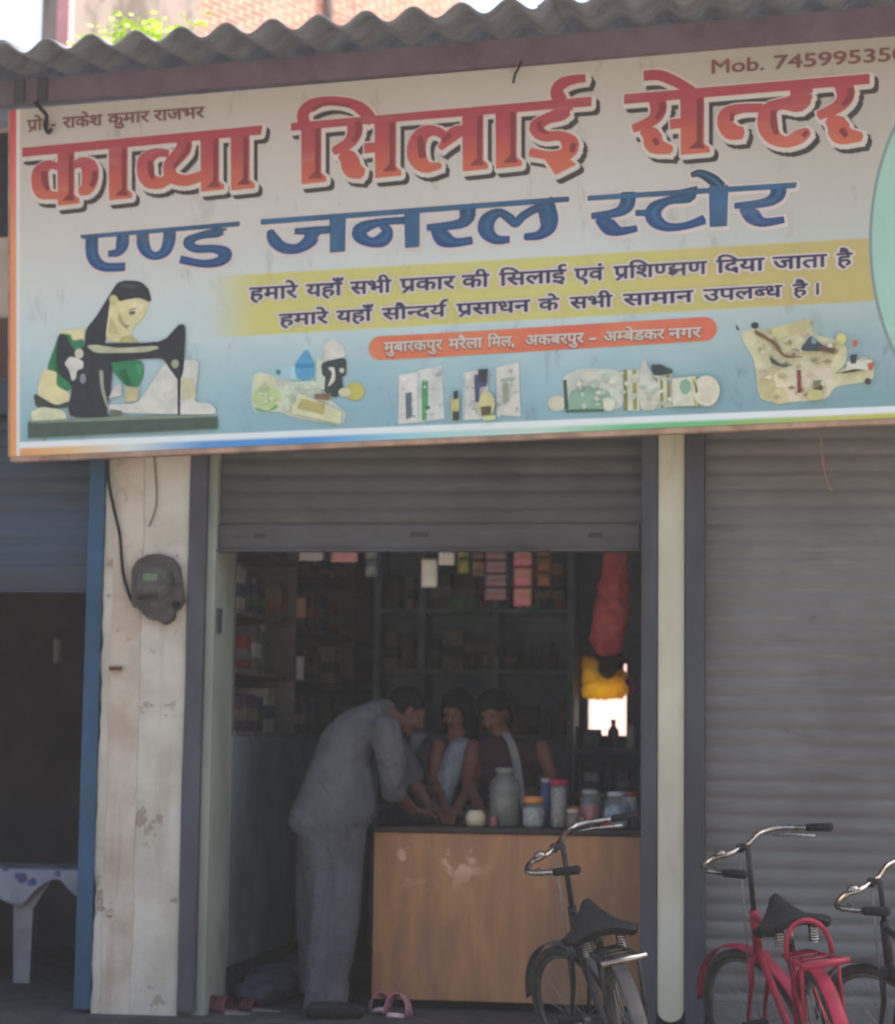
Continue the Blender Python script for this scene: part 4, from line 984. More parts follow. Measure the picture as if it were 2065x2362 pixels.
for li in range(4):
    for bi, (xa, xb) in enumerate(zip(xs, xs[1:])):
        x = xa+0.05; k = 0
        while x < xb-0.08:
            wdt = rs.uniform(0.05, 0.15); wdt = min(wdt, xb-0.03-x); i = rs.randrange(8); p = V(x+wdt/2, by-0.06, zs[li]+0.0145)
            lab = f'{pal[i][1]} %s on the {shn[li]} back shelf, {["left","middle","right"][bi]} bay, {ordn[min(k,11)]} along'
            if rs.random() < 0.5: bottle(p, min(0.035, wdt*0.42), rs.uniform(0.13,0.2), i, lab % 'bottle', 'goods on the back shelves')
            else: carton(p, wdt*0.92, 0.16, rs.uniform(0.12,0.26), i, lab % 'box', 'goods on the back shelves')
            x += wdt+rs.uniform(0.01,0.04); k += 1
# bright boxes on the upper right bay
for lab, x0, y0, x1, y1, c in (('flat orange and olive box at the top of the stack on the upper back shelf',1236,1302,1304,1332,(186,140,84)),
        ('maroon flat box in the stack on the upper back shelf',1240,1336,1300,1358,(120,64,88)),('narrow tan box under the maroon one on the upper back shelf',1238,1364,1302,1382,(172,150,114)),
        ('bright green box at the foot of the stack on the upper back shelf',1216,1384,1246,1412,(46,146,90)),('dull green packet lying on the upper back shelf, left bay',1040,1376,1106,1412,(88,146,92))):
    p0, p1 = at(x0,y1,by-0.175), at(x1,y0,by-0.175)
    b = MB(); b.box((p0.x, by-0.26, p0.z), (p1.x, by-0.17, p1.z), 0.004)
    solo('carton', b, mat('c_'+str(c[0])+str(c[1]), c, 0.6, var=0.4, scale=20), lab, 'carton', 'bright boxes on the upper back shelf', False, V((p0.x+p1.x)/2, by-0.2, p0.z))
# sachet strips and papers hung behind the shutter
white_card = mat('white_card', (206,202,196), 0.7, var=0.12, scale=10)
def hang(name, label, cat, px0, py0, px1, py1, Y, m, group='packets hung inside the doorway', th=0.012, seed=1.0):
    a, c = at(px0, py1, Y), at(px1, py0, Y); p = (a+c)/2
    return packet(name, label, cat, p, ((c.x-a.x)/2, 0.01, 0), (0, 0, (c.z-a.z)/2), th, m, group, seed)
hang('sachet', 'white card packet hanging at the top of the doorway', 'packet', 972, 1286, 1010, 1356, 0.5, white_card)
hang('sachet', 'small white packet hung sideways beside the white card packet', 'packet', 1012, 1270, 1050, 1304, 0.5, white_card, seed=2)
hang('sachet', 'white packet hung just under the shutter near the left shelves', 'packet', 690, 1262, 747, 1294, 0.3, mat('greyish_white_pack', (166,160,166), 0.6), seed=3)
hang('sachet', 'pink packet hung just under the shutter near the left shelves', 'packet', 764, 1262, 826, 1297, 0.3, mat('pink_pack', (186,128,132), 0.6), seed=4)
pk = mat('peach_pink_sachet', (196,160,126), 0.45, c2=(206,112,140), scale=9, bump=0)
def strip(label, px0, px1, py0, py1, n, Y, m, seed):
    a, c = at(px0, py1, Y), at(px1, py0, Y)
    t = thing('sachet_strip', label, 'sachets', V((a.x+c.x)/2, Y, a.z), 0, 'sachet strips hung in the doorway')
    dz = (c.z-a.z)/n
    for k in range(n):
        b = MB(); ax, az = V((c.x-a.x)/2, 0.006, 0), V(0, 0, dz*0.5)
        for sgn in (1, -1):
            b.grid(lambda u, v: ax*(u*2-1) + az*(v*2-1) + V(mnoise.noise(V(seed,k,0))*0.008, sgn*0.010*(1-abs(u*2-1)**3)*(1-abs(v*2-1)**2) + 0.004*math.sin(v*9+seed), 0), 6, 6)
        bmesh.ops.remove_doubles(b.bm, verts=b.bm.verts[:], dist=1e-5)
        o = b.build('sachet', m, t, True, world=False); o.location = (0, 0, dz*(k+0.5))
strip('strip of peach and pink sachets hanging in the middle of the doorway', 1184, 1230, 1262, 1400, 3, 1.0, pk, 1)
strip('strip of lilac grey sachets with red marks hanging left of the peach ones', 1118, 1172, 1262, 1386, 4, 1.0, mat('lilac_sachet', (140,136,146), 0.45, c2=(150,92,104), scale=12, bump=0), 2)
strip('short green and yellow sachet strip hung above the middle bay of shelves', 1056, 1086, 1250, 1322, 2, 1.3, mat('green_yellow_sachet', (96,146,72), 0.45, c2=(196,176,72), scale=16, bump=0), 5)
strip('olive and orange sachet strip hanging right of the peach sachets', 1240, 1272, 1250, 1352, 3, 1.4, mat('olive_sachet', (150,138,70), 0.45, c2=(186,104,60), scale=14, bump=0), 6)
strip('blue and white sachet strip hung near the left wall shelves', 842, 872, 1250, 1330, 2, 1.6, mat('blue_sachet', (84,110,150), 0.45, c2=(176,176,180), scale=14, bump=0), 7)
strip('short tan sachet strip hanging at the left of the lilac sachets', 1090, 1120, 1250, 1332, 2, 1.1, mat('tan_sachet', (166,132,104), 0.5, c2=(110,84,70), scale=14), 3)
hang('sachet', 'peach packet clipped on the front edge of the left wall shelves', 'packet', 682, 1376, 706, 1426, 1.6, mat('peach_pack', (176,130,108), 0.6), seed=5)
hang('sachet', 'narrow white tag hanging from the front edge of the left wall shelves', 'packet', 682, 1512, 702, 1572, 1.6, mat('white_tag', (166,164,170), 0.7), seed=6)
hang('cloth', 'small white cloth hanging behind the customer\'s chin', 'cloth', 948, 1690, 984, 1728, 2.2, mat('white_cloth', (176,178,186), 0.8), None, seed=7)
hang('pouch', 'grey plastic bag lying askew on the middle back shelf', 'bag', 1068, 1478, 1150, 1512, by-0.2, mat('grey_bag', (128,132,132), 0.5), None, 0.03, 8)

# red bundle, yellow bag
def blob(name, label, cat, balls, m, vox=0.012, it=8, disp=0.0, group=None):
    b = MB(); c = Vector(balls[0][0])
    for p, r in balls: b.ball(Vector(p)-c, r, 14)
    o = b.build(name, m, None, True); o.location = c; remesh(o, vox, it)
    if disp:
        tx = bpy.data.textures.new('folds', 'CLOUDS'); tx.noise_scale = 0.06
        q = o.modifiers.new('d', 'DISPLACE'); q.texture = tx; q.strength = disp; q.mid_level = 0.5
    return tag(o, label, cat, group)
red_m2 = mat('red_plastic_cloth', (172,66,58), 0.55, c2=(150,54,68), scale=7, bump=0.4, bscale=30)
Yr = 1.0
pts = [(1422,1282,34),(1420,1320,37),(1417,1360,41),(1413,1400,45),(1409,1430,46),(1404,1455,44),(1396,1472,36),(1418,1474,30),(1374,1470,18)]
k_ = mpp(1400,1400)*1.06
blob('cloth_bundle', 'red bundle of cloth hung at the right side of the doorway', 'cloth bundle', [(at(x, y, Yr), (r*k_*1.0, r*k_*0.7, r*k_*1.25)) for x, y, r in pts], red_m2, 0.014, 6, 0.035)
yb = NT('translucent_yellow_bag'); yb.done(lin((206,176,48)), 0.5); yb.b.inputs['Transmission Weight'].default_value = 0.0
tr = yb.n('ShaderNodeBsdfTranslucent'); tr.inputs[0].default_value = lin((255,226,84)); mx = yb.n('ShaderNodeMixShader'); mx.inputs[0].default_value = 0.92
yb.t.links.new(yb.b.outputs[0], mx.inputs[1]); yb.t.links.new(tr.outputs[0], mx.inputs[2]); yb.t.links.new(mx.outputs[0], yb.t.nodes['Material Output'].inputs[0])
Yy = 4.30
b = MB(); P0 = at(1394, 1610, Yy)
yy = [(1342,1524),(1350,1514),(1370,1514),(1380,1528),(1381,1560),(1400,1570),(1418,1556),(1434,1543),(1447,1552),(1448,1600),(1436,1611),(1390,1613),(1356,1611),(1343,1602)]
b.prism([at(x, y, Yy)-P0 for x, y in yy], (0,0.045,0)); o = b.build('carry_bag', yb.m, None, True); o.location = P0; remesh(o, 0.009, 4)
tx = bpy.data.textures.new('bagfold', 'CLOUDS'); tx.noise_scale = 0.05; q = o.modifiers.new('d','DISPLACE'); q.texture = tx; q.strength = 0.045
tag(o, 'bright yellow carry bag hung in front of the back window', 'bag')
brown_p = mat('brown_packet', (96,60,36), 0.6, c2=(60,40,30), scale=20)
hang('packet', 'brown packet stuffed in the yellow bag at the back window', 'packet', 1374, 1498, 1440, 1574, 4.37, brown_p, None, 0.02, 9)
blob('flower_garland', 'small magenta bunch hung beside the yellow bag', 'bunch', [(at(1454,1572,2.6),0.03),(at(1460,1582,2.6),0.026),(at(1456,1592,2.6),0.022)], mat('magenta_bunch', (166,40,110), 0.6), 0.008, 3, 0.02)
# dark goods stacked under the window, behind the counter's right end
side = thing('side_rack', 'dark metal rack of small goods at the right behind the counter', 'rack', (-0.82, 2.2, 0.0))
for z in (0.6, 1.02, 1.28):
    b = MB(); b.box((-1.16, 1.95, z-0.012), (-0.52, 2.45, z+0.012)); b.build('shelf_board', edge_m, side)
for x in (-1.15, -0.54):
    for y in (1.96, 2.42):
        b = MB(); b.box((x-0.012, y-0.012, 0), (x+0.012, y+0.012, 1.42)); b.build('leg', edge_m, side)
k = 0
for li, z in ((0,1.0325),(1,1.2925)):
    x = -1.08
    while x < -0.58:
        wdt = rs.uniform(0.06,0.12); i = rs.choice([1,3,6,1,7]); lab = f'{pal[i][1]} %s on the {["lower","upper"][li]} level of the side rack, {ordn[min(k,11)]} along'
        if rs.random() < 0.5: bottle(V(x+wdt/2, 2.05, z), wdt*0.36, 0.16, i, lab % 'bottle', 'goods on the side rack')
        else: carton(V(x+wdt/2, 2.05, z), wdt*0.9, 0.12, rs.uniform(0.09,0.14), i, lab % 'box', 'goods on the side rack')
        x += wdt+0.02; k += 1
# dark heap and slippers by the left wall, pink sandals at the counter's foot
sack_m = mat('dark_sack', (58,62,76), 0.9, c2=(40,42,54), scale=8, bump=0.4)
blob('sack', 'dark cloth sack slumped on the floor by the left wall', 'sack', [(V(-2.52,0.75,0.09),(0.17,0.3,0.09)),(V(-2.42,1.05,0.11),(0.16,0.25,0.12)),(V(-2.56,0.5,0.06),(0.12,0.16,0.06)),(V(-2.3,0.85,0.06),(0.14,0.2,0.06))], sack_m, 0.02, 5, 0.05)
def slipper(label, p, rz, sole_c, strap_c, arch=0.05, group='slippers on the shop floor', tilt=0.0, sc=1.0):
    t = thing('slipper', label, 'slipper', p, rz, group); t.scale = (sc, sc, sc); t.rotation_euler = (tilt, 0, rz)
    b = MB(); prof = []
    for k in range(24):
        a = 2*math.pi*k/24; y = math.sin(a)*0.125; w = 0.042 + 0.010*math.sin(a)
        prof.append(V(math.cos(a)*w, y, 0))
    b.prism(prof, (0,0,0.018)); o = b.build('sole', sole_c, t, False, world=False); q = o.modifiers.new('b','BEVEL'); q.width = 0.004; q.segments = 2
    for yy_, ww in ((0.035, 0.03), (0.075, 0.018)):
        b = MB()
        def fn(u, v):
            a = math.pi*u; return V(-math.cos(a)*0.048, yy_+(v-0.5)*ww*2*(1-0.3*math.sin(a)), 0.012+math.sin(a)*arch)
        b.grid(fn, 12, 3); o = b.build('strap', strap_c, t, True, world=False); q = o.modifiers.new('s','SOLIDIFY'); q.thickness = 0.004
pinkm = mat('pink_rubber', (186,130,140), 0.5, c2=(166,110,124), scale=9); pinks = mat('pale_pink_sole', (206,176,176), 0.6)
redm = mat('maroon_rubber', (84,40,46), 0.7); sole_g = mat('greyed_sole', (130,122,118), 0.8)
slipper('pink strapped sandal leaning against the foot of the counter', at(872,2352,0.40)+V(0,0,0.02), R(200), pinks, pinkm, 0.075, 'pink sandals by the counter', 0.25, 1.15)
slipper('pink strapped sandal standing nearer the street by the counter', at(926,2356,0.30)+V(0,0,0.005), R(172), pinks, pinkm, 0.085, 'pink sandals by the counter', 0.2, 1.25)
slipper('maroon slipper with a pale sole lying crosswise inside the left rail', at(530,2346,0.15)+V(0,0,0.004), R(82), sole_g, redm, 0.06, 'maroon slippers inside the left rail', 0.1, 1.25)
slipper('maroon slipper with a pale sole, farther right beside the customer', at(596,2338,0.32)+V(0,0,0.004), R(70), sole_g, redm, 0.05, 'maroon slippers inside the left rail', 0.0, 1.0)

# ------------------------------------------------------------------ the white table in the shop on the left
tm = mat('white_table_plastic', (138,136,138), 0.5, c2=(118,116,120), scale=6, dirt=(110,106,104), damt=0.4)
TY0, TY1, TZ = 1.15, 1.75, 0.60
tab = thing('plastic_table', 'white moulded plastic table in the dark shop at the left edge', 'table', (-3.9, 1.45, 0.0))
b = MB(); b.box((-4.55, TY0, TZ-0.05), (-3.42, TY1, TZ), 0.01); b.build('tabletop', tm, tab)
for lx, ly in ((at(56,2200,TY0+0.05).x, TY0+0.05), (-4.45, TY0+0.05), (-3.52, TY1-0.06), (-4.45, TY1-0.06)):
    b = MB(); b.hexa([V(lx-0.045,ly-0.03,0),V(lx+0.045,ly-0.03,0),V(lx+0.045,ly+0.03,0),V(lx-0.045,ly+0.03,0),V(lx-0.055,ly-0.04,TZ-0.2),V(lx+0.055,ly-0.04,TZ-0.2),V(lx+0.055,ly+0.04,TZ-0.2),V(lx-0.055,ly+0.04,TZ-0.2)])
    b.hexa([V(lx-0.055,ly-0.04,TZ-0.2),V(lx+0.055,ly-0.04,TZ-0.2),V(lx+0.055,ly+0.04,TZ-0.2),V(lx-0.055,ly+0.04,TZ-0.2),V(lx-0.07,ly-0.045,TZ-0.052),V(lx+0.16,ly-0.045,TZ-0.052),V(lx+0.16,ly+0.045,TZ-0.052),V(lx-0.07,ly+0.045,TZ-0.052)])
    b.build('leg', tm, tab)
cm = NT('flowered_cloth'); cc = cm.coord('Object'); vz = cm.n('ShaderNodeTexVoronoi'); vz.inputs['Scale'].default_value = 9; cm.t.links.new(cc, vz.inputs['Vector'])
cm_m = cm.done(cm.mix(cm.rng(vz.outputs['Distance'], 0.32, 0.22), lin((144,146,158)), lin((72,80,122))), 0.85)
hem = [(-4.6,0.30),(-4.25,0.12),(-4.02,0.20),(-3.93,0.10),(-3.85,0.05),(-3.80,0.05),(-3.72,0.13),(-3.66,0.17),(-3.55,0.21),(-3.42,0.25)]
def hemz(x):
    for (a, p), (c, q) in zip(hem, hem[1:]):
        if a <= x <= c: return p+(q-p)*(x-a)/(c-a)
    return 0.1
b = MB()
def cloth(u, v):
    x = -4.58 + (4.58-3.415)*u
    if v < 0.5: return V(x, TY1+0.01-(TY1-TY0+0.03)*v*2, TZ+0.006+0.003*mnoise.noise(V(x*9,v*9,0)))
    d = (v-0.5)*2; dz = hemz(x)*d
    return V(x, TY0-0.022-0.02*d*(1+math.sin(x*38))*0.7, TZ+0.006-dz)
b.grid(cloth, 60, 16); o = b.build('tablecloth', cm_m, None, True); q = o.modifiers.new('s','SOLIDIFY'); q.thickness = 0.003
tag(o, 'white tablecloth with blue flowers draped unevenly over the plastic table', 'tablecloth')
hang('plastic_bag', 'faint pale plastic bag hanging in the dark shop at the left edge', 'bag', 124, 1470, 142, 1530, 1.5, mat('faint_bag', (120,116,124), 0.5), None, 0.02, 11)

# ------------------------------------------------------------------ behind: old building, wall beyond the window, weeds
old = NT('stained_old_plaster'); co = old.coord('Object', (1,1,0.45)); n1 = old.rng(old.noise(1.4, 8, co, 0.65, 0.6), 0.42, 0.62); n2 = old.rng(old.noise(2.6, 8, co, 0.7, 0.9), 0.55, 0.72)
old_m = old.done(old.mix(n2, old.mix(n1, lin((136,124,116)), lin((92,82,76))), lin((62,57,53))), 0.9)
brk = NT('worn_brick'); bt_ = brk.n('ShaderNodeTexBrick'); brk.t.links.new(brk.coord('Object'), bt_.inputs['Vector'])
mpv = brk.n('ShaderNodeMapping'); mpv.inputs['Rotation'].default_value = (R(90),0,0); brk.t.links.new(brk.coord('Object'), mpv.inputs['Vector']); brk.t.links.new(mpv.outputs[0], bt_.inputs['Vector'])
bt_.inputs['Scale'].default_value = 4.0; bt_.inputs['Color1'].default_value = lin((190,96,78)); bt_.inputs['Color2'].default_value = lin((200,116,96)); bt_.inputs['Mortar'].default_value = lin((214,186,170))
co = brk.coord('Object', (1,1,0.4)); nb = brk.rng(brk.noise(2.2, 8, co, 0.68, 0.8), 0.5, 0.68); nc = brk.rng(brk.noise(5, 8, co, 0.7, 1.0), 0.58, 0.7)
brk_m = brk.done(brk.mix(nc, brk.mix(nb, bt_.outputs[0], lin((186,142,126))), lin((72,64,62))), 0.9)
pink_w = mat('pink_wash', (214,150,152), 0.9, var=0.15)
A, B_, C_ = at(160, 60, 9.0), at(455, 60, 10.8), at(1062, 40, 14.6)
ob = thing('old_building', 'tall weathered building of stained plaster and reddish brick behind the roof', 'building', V(A.x, A.y, 0))
def wallseg(name, P, Q, m, z1, lab=None):
    d = (Q-P); d.z = 0; n = V(d.y, -d.x, 0).normalized()
    if n.y > 0: n = -n
    b = MB(); q = [V(P.x,P.y,-0.25), V(Q.x,Q.y,-0.25), V(Q.x,Q.y,z1), V(P.x,P.y,z1)]
    b.prism(q, -n*0.35); o = b.build(name, m, ob)
    if lab: o['label'] = lab
wallseg('wall', A, B_, old_m, 12.5, 'grey stained plaster wall'); wallseg('wall', B_+ (C_-B_)*0.001, C_, brk_m, 12.5, 'reddish worn brick wall')
d = (A-B_).normalized(); b = MB(); q = A + d*0.02; b.box((q.x-0.09, q.y-0.06, -0.25), (q.x+0.03, q.y+0.3, 12.6)); b.build('corner_pilaster', pink_w, ob)
for i, (x, y, w_) in enumerate(((740, 60, 0.08),)):
    q = B_.lerp(C_, 0.47); b = MB(); b.tube([V(q.x, q.y-0.09, 0), V(q.x, q.y-0.09, 12.3)], 0.05, 8); b.build('drain_pipe', old_m, ob)
# roof-top weeds
leaf = NT('sunlit_leaves'); leaf.done(leaf.mix(leaf.rng(leaf.noise(8,3), 0.3, 0.7), lin((206,224,60)), lin((150,186,40))), 0.6)
pc = at(350, 66, 3.4)
pl = thing('rooftop_plant', 'bright yellow-green weed growing behind the ridge of the roof', 'plant', V(pc.x, 3.4, pc.z-0.35))
b = MB(); rl = random.Random(3)
for i in range(900):
    q = V(rl.gauss(0,0.17), rl.gauss(0,0.10), rl.gauss(0.22,0.08)); q.x += 0.10 if q.z < 0.2 else -0.05
    a = rl.uniform(0, 6.3); e1 = V(math.cos(a), math.sin(a), rl.uniform(-0.6,0.6)).normalized()*rl.uniform(0.02,0.045); e2 = e1.cross(V(rl.uniform(-1,1),rl.uniform(-1,1),rl.uniform(-1,1))).normalized()*0.014
    b.face([pl.location+q-e1, pl.location+q+e2, pl.location+q+e1, pl.location+q-e2])
b.build('leaves', leaf.m, pl, fix=False)
b = MB()
for i in range(9): b.tube([pl.location+V(0.02*i-0.08,0,-0.05), pl.location+V(rl.gauss(0,0.08),0,0.12), pl.location+V(rl.gauss(0,0.17),rl.gauss(0,0.06),0.28)], [0.008,0.006,0.003], 5)
b.build('stem', mat('weed_stem', (110,120,60), 0.8), pl)
# courtyard wall seen through the back window: faces the sun
cw = thing('courtyard_wall', 'sunlit pink wall seen through the small back window', 'wall', (-1.1, 7.0, 0))
b = MB(); b.prism([V(-2.3,5.6,-0.25), V(-0.4,8.7,-0.25), V(-0.4,8.7,2.6), V(-2.3,5.6,2.6)], (-0.2,0.12,0)); b.build('wall', mat('pink_plaster', (226,186,176), 0.9, var=0.1, scale=2), cw)
b = MB(); b.prism([V(-2.28,5.55,2.6), V(-0.36,8.7,2.6), V(-0.36,8.7,2.66), V(-2.28,5.55,2.66)], (-0.26,0.16,0)); b.build('coping', plaster, cw)
wf = thing('window_frame', 'dark frame of the small bright window in the back wall', 'window', (-1.14, 4.40, 1.36))
b = MB()
for q in (((-1.275,4.39,1.36),(-1.262,4.5,1.888)),((-1.004,4.39,1.36),(-0.986,4.5,1.888)),((-1.262,4.392,1.36),(-1.004,4.5,1.385)),((-1.262,4.392,1.866),(-1.004,4.5,1.888))): b.box(*q)
b.build('casing', edge_m, wf)

# ------------------------------------------------------------------ people
skin = mat('brown_skin', (104,66,54), 0.6, 0, c2=(88,54,46), scale=6, bump=0.05)
skin2 = mat('warm_brown_skin', (136,88,74), 0.6, 0, c2=(116,72,62), scale=6, bump=0.05)
hair_m = mat('black_hair', (16,14,15), 0.9, spec=0.1, var=0.4, scale=40, bump=0.4, bscale=120)
eye_w = mat('eye_white', (104,92,84), 0.4, var=0.05); eye_d = mat('eye_dark', (24,18,16), 0.3); lip_m = mat('lip', (112,52,48), 0.5)
def hand(b, w, d, n, s=1.0, side=1):                                 # wrist, pointing direction, back-of-hand normal
    d = Vector(d).normalized(); n = (Vector(n) - d*Vector(n).dot(d)).normalized(); c = d.cross(n)*side
    rot = Matrix((c, d, n)).transposed()
    b.ball(Vector(w)+d*0.045*s, (0.038*s, 0.052*s, 0.015*s), 12, rot)
    for k, (o, l) in enumerate(((-0.028,0.058),(-0.010,0.070),(0.009,0.066),(0.027,0.052))):
        p = Vector(w)+d*0.085*s+c*o*s; q = p+(d*0.62-n*0.28+c*o*1.2)*l*s*0.8; r = q+(d*0.35-n*0.6)*l*s*0.6
        b.limb([p, q, r], [0.0095*s, 0.0085*s, 0.007*s], 8)
    p = Vector(w)+d*0.022*s-c*0.03*s; b.limb([p, p+(d*0.5-c*0.7-n*0.2)*0.04*s, p+(d*1.2-c*0.75-n*0.5)*0.045*s], [0.013*s, 0.0105*s, 0.008*s], 8)
def head_(b, T, c, f, u, s=1.0):                                     # centre, face direction, up
    f = Vector(f).normalized(); u = (Vector(u)-f*Vector(u).dot(f)).normalized(); r = f.cross(u)
    rot = Matrix((r, f, u)).transposed(); c = Vector(c)
    def L(x, y, z): return c + r*x*s + f*y*s + u*z*s
    b.ball(L(0,-0.012,0.025), (0.074*s,0.092*s,0.085*s), 16, rot); b.ball(L(0,0.018,-0.035), (0.058*s,0.066*s,0.068*s), 14, rot)
    b.ball(L(0,0.052,-0.088), (0.026*s,0.024*s,0.022*s), 10, rot)
    b.limb([L(0,0.082,0.012), L(0,0.098,-0.022), L(0,0.100,-0.034)], [0.010*s,0.014*s,0.015*s], 8)
    b.limb([L(-0.04,0.074,0.026), L(0,0.086,0.026), L(0.04,0.074,0.026)], [0.010*s,0.011*s,0.010*s], 8)
    for sx in (-1, 1):
        b.ball(L(sx*0.076,-0.01,-0.012), (0.010*s,0.020*s,0.032*s), 8, rot); b.ball(L(sx*0.042,0.056,-0.034), (0.024*s,0.022*s,0.022*s), 8, rot)
    for sx in (-1, 1):
        e = MB(); e.ball(L(sx*0.031,0.072,0.008), (0.014*s,0.011*s,0.0085*s), 10, rot); eo = e.build('eye', eye_w, T, True)
        e = MB(); e.ball(L(sx*0.031,0.081,0.008), (0.006*s,0.004*s,0.007*s), 8, rot); e.build('pupil', eye_d, eo, True)
    e = MB(); e.limb([L(-0.022,0.076,-0.066), L(0,0.086,-0.065), L(0.022,0.076,-0.066)], [0.004*s,0.008*s,0.004*s], 8); e.build('lips', lip_m, T, True)
    return L, rot
def Jm(x, y, Y): return at(x, y, Y)
# the customer in grey, leaning over the counter
def fold_mat(name, c1, c2, str_=0.7):
    t = NT(name); co = t.coord('Object', (1.2,1.2,0.45))
    a = t.noise(5.5, 3, co, 0.5, 1.4); a2 = t.noise(12, 3, t.coord('Object', (0.8,0.8,1.3)), 0.5, 1.0)
    h = t.math('ADD', a, t.math('MULTIPLY', a2, 0.35)); t.bump(h, str_, 0.07)
    return t.done(t.mix(t.rng(t.noise(3, 4), 0.35, 0.65), lin(c1), lin(c2)), 0.9, 0, 0.15)
grey_cloth = fold_mat('grey_cotton', (84,84,87), (72,72,76))
grey_tr = fold_mat('grey_trousers', (78,78,83), (67,67,72))
man = thing('person', 'person in grey half-sleeve shirt and grey trousers leaning over the counter, seen from behind', 'person', atz(760, 2345, 0.0))
b = MB(); HC = Jm(938, 1640, 0.58)
head_(b, man, HC, (0.72,0.42,-0.42), (0.42,0.2,0.9))
b.limb([HC-V(0.03,0.02,0.05), Jm(893,1652,0.50)], [0.058,0.062], 12)
sh1, sh2 = Jm(870,1672,0.36), Jm(880,1664,0.70)
b.limb([Jm(872,1665,0.5), Jm(800,1745,0.43), Jm(768,1880,0.35)], [0.07,0.09,0.10], 14)
el1, wr1 = Jm(906,1815,0.40), Jm(950,1868,0.62)
el2, wr2 = Jm(945,1790,0.86), Jm(990,1862,0.80)
b.limb([sh1, el1, wr1], [0.048,0.042,0.029], 12); b.limb([sh2, el2, wr2], [0.048,0.042,0.029], 12)
hand(b, wr1+V(0.01,0.01,0.0), (0.95,0.25,-0.2), (0,0,1), 1.0, 1); hand(b, wr2, (0.8,-0.5,-0.3), (0,0,1), 1.0, -1)
b.limb([Jm(772,1905,0.35), Jm(770,2110,0.25), atz(752,2318,0.05)+V(0,0.03,0)], [0.075,0.055,0.042], 12)
b.limb([Jm(742,1900,0.44), Jm(732,2105,0.46), V(-2.22,0.52,0.07)], [0.085,0.058,0.042], 12)
remesh(b.build('body', skin, man, True), 0.007, 3)
def slices(b, rows, n=24):                                           # horizontal slices: photo row, left and right edge, depth centre and half depth
    rings = []
    for y, xl, xr, Y, ry in rows:
        p, q = at(xl, y, Y), at(xr, y, Y); c = (p+q)/2; rx = (q.x-p.x)/2
        rings.append([b.bm.verts.new(c+V(rx*math.copysign(abs(math.cos(k*2*math.pi/n))**0.85, math.cos(k*2*math.pi/n)), ry*math.sin(k*2*math.pi/n), 0)) for k in range(n)])
    for A, B in zip(rings, rings[1:]):
        for k in range(n): b.bm.faces.new((A[k], A[(k+1)%n], B[(k+1)%n], B[k]))
    b.bm.faces.new(rings[0][::-1]); b.bm.faces.new(rings[-1])
tx = bpy.data.textures.new('creases', 'CLOUDS'); tx.noise_scale = 0.11
def crease(o, s_):
    q = o.modifiers.new('d','DISPLACE'); q.texture = tx; q.strength = s_; q.texture_coords = 'OBJECT' if False else 'LOCAL'
b = MB()
slices(b, [(1926,684,836,0.345,0.140),(1905,666,850,0.35,0.155),(1878,666,868,0.36,0.165),(1840,686,870,0.37,0.16),(1800,703,864,0.39,0.16),(1760,719,858,0.42,0.17),(1720,735,868,0.45,0.185),(1690,749,888,0.47,0.20),(1660,775,904,0.50,0.205),(1640,802,908,0.51,0.19),(1624,846,904,0.52,0.14),(1612,868,898,0.53,0.08)])
b.limb([Jm(890,1682,0.36), Jm(902,1745,0.36), Jm(909,1822,0.40)], [0.080,0.076,0.068], 16); b.limb([sh2+V(-0.02,-0.03,0), el2], [0.088,0.076], 14)
o = b.build('shirt', grey_cloth, man, True); remesh(o, 0.009, 8); crease(o, 0.018)
b = MB(); b.tube([Jm(872,1632,0.44), Jm(895,1622,0.47), Jm(908,1634,0.52), Jm(905,1642,0.60)], [0.018,0.022,0.022,0.016], 8); b.build('collar', grey_cloth, man, True)
an1 = atz(752, 2336, 0.03)
b = MB(); slices(b, [(1860,690,850,0.34,0.12),(1910,688,846,0.34,0.135),(1960,692,842,0.33,0.13),(2000,698,839,0.31,0.11),(2050,708,836,0.27,0.10),(2100,713,832,0.25,0.095),(2170,712,821,0.23,0.09),(2250,707,806,0.20,0.09),(2300,703,803,0.17,0.095),(2338,699,802,0.12,0.10)])
slices(b, [(1880,690,830,0.38,0.10),(1960,686,820,0.42,0.10),(2100,683,790,0.46,0.09),(2200,690,782,0.48,0.085),(2290,692,778,0.50,0.09)])
o = b.build('trousers', grey_tr, man, True); remesh(o, 0.010, 6); crease(o, 0.016)
b = MB(); f = V(0.72,0.42,-0.42).normalized(); u = (V(0.42,0.2,0.9)-f*V(0.42,0.2,0.9).dot(f)).normalized(); r_ = f.cross(u); rot = Matrix((r_, f, u)).transposed()
b.ball(HC-f*0.022+u*0.040, (0.083,0.094,0.082), 16, rot); b.ball(HC-f*0.05-u*0.01, (0.076,0.062,0.075), 14, rot)
o = b.build('hair', hair_m, man, True); remesh(o, 0.009, 2)
for p, a in ((an1, 0.45), (V(-2.22,0.54,0.03), 0.9)):
    b = MB(); d = V(math.cos(a), math.sin(a), 0); b.limb([p-d*0.06+V(0,0,0.012), p+d*0.06+V(0,0,0.008), p+d*0.15], [0.042,0.046,0.036], 12)
    for v in b.bm.verts:
        if v.co.z < 0.004: v.co.z = 0.004
    b.build('shoe', black_rub, man, True)
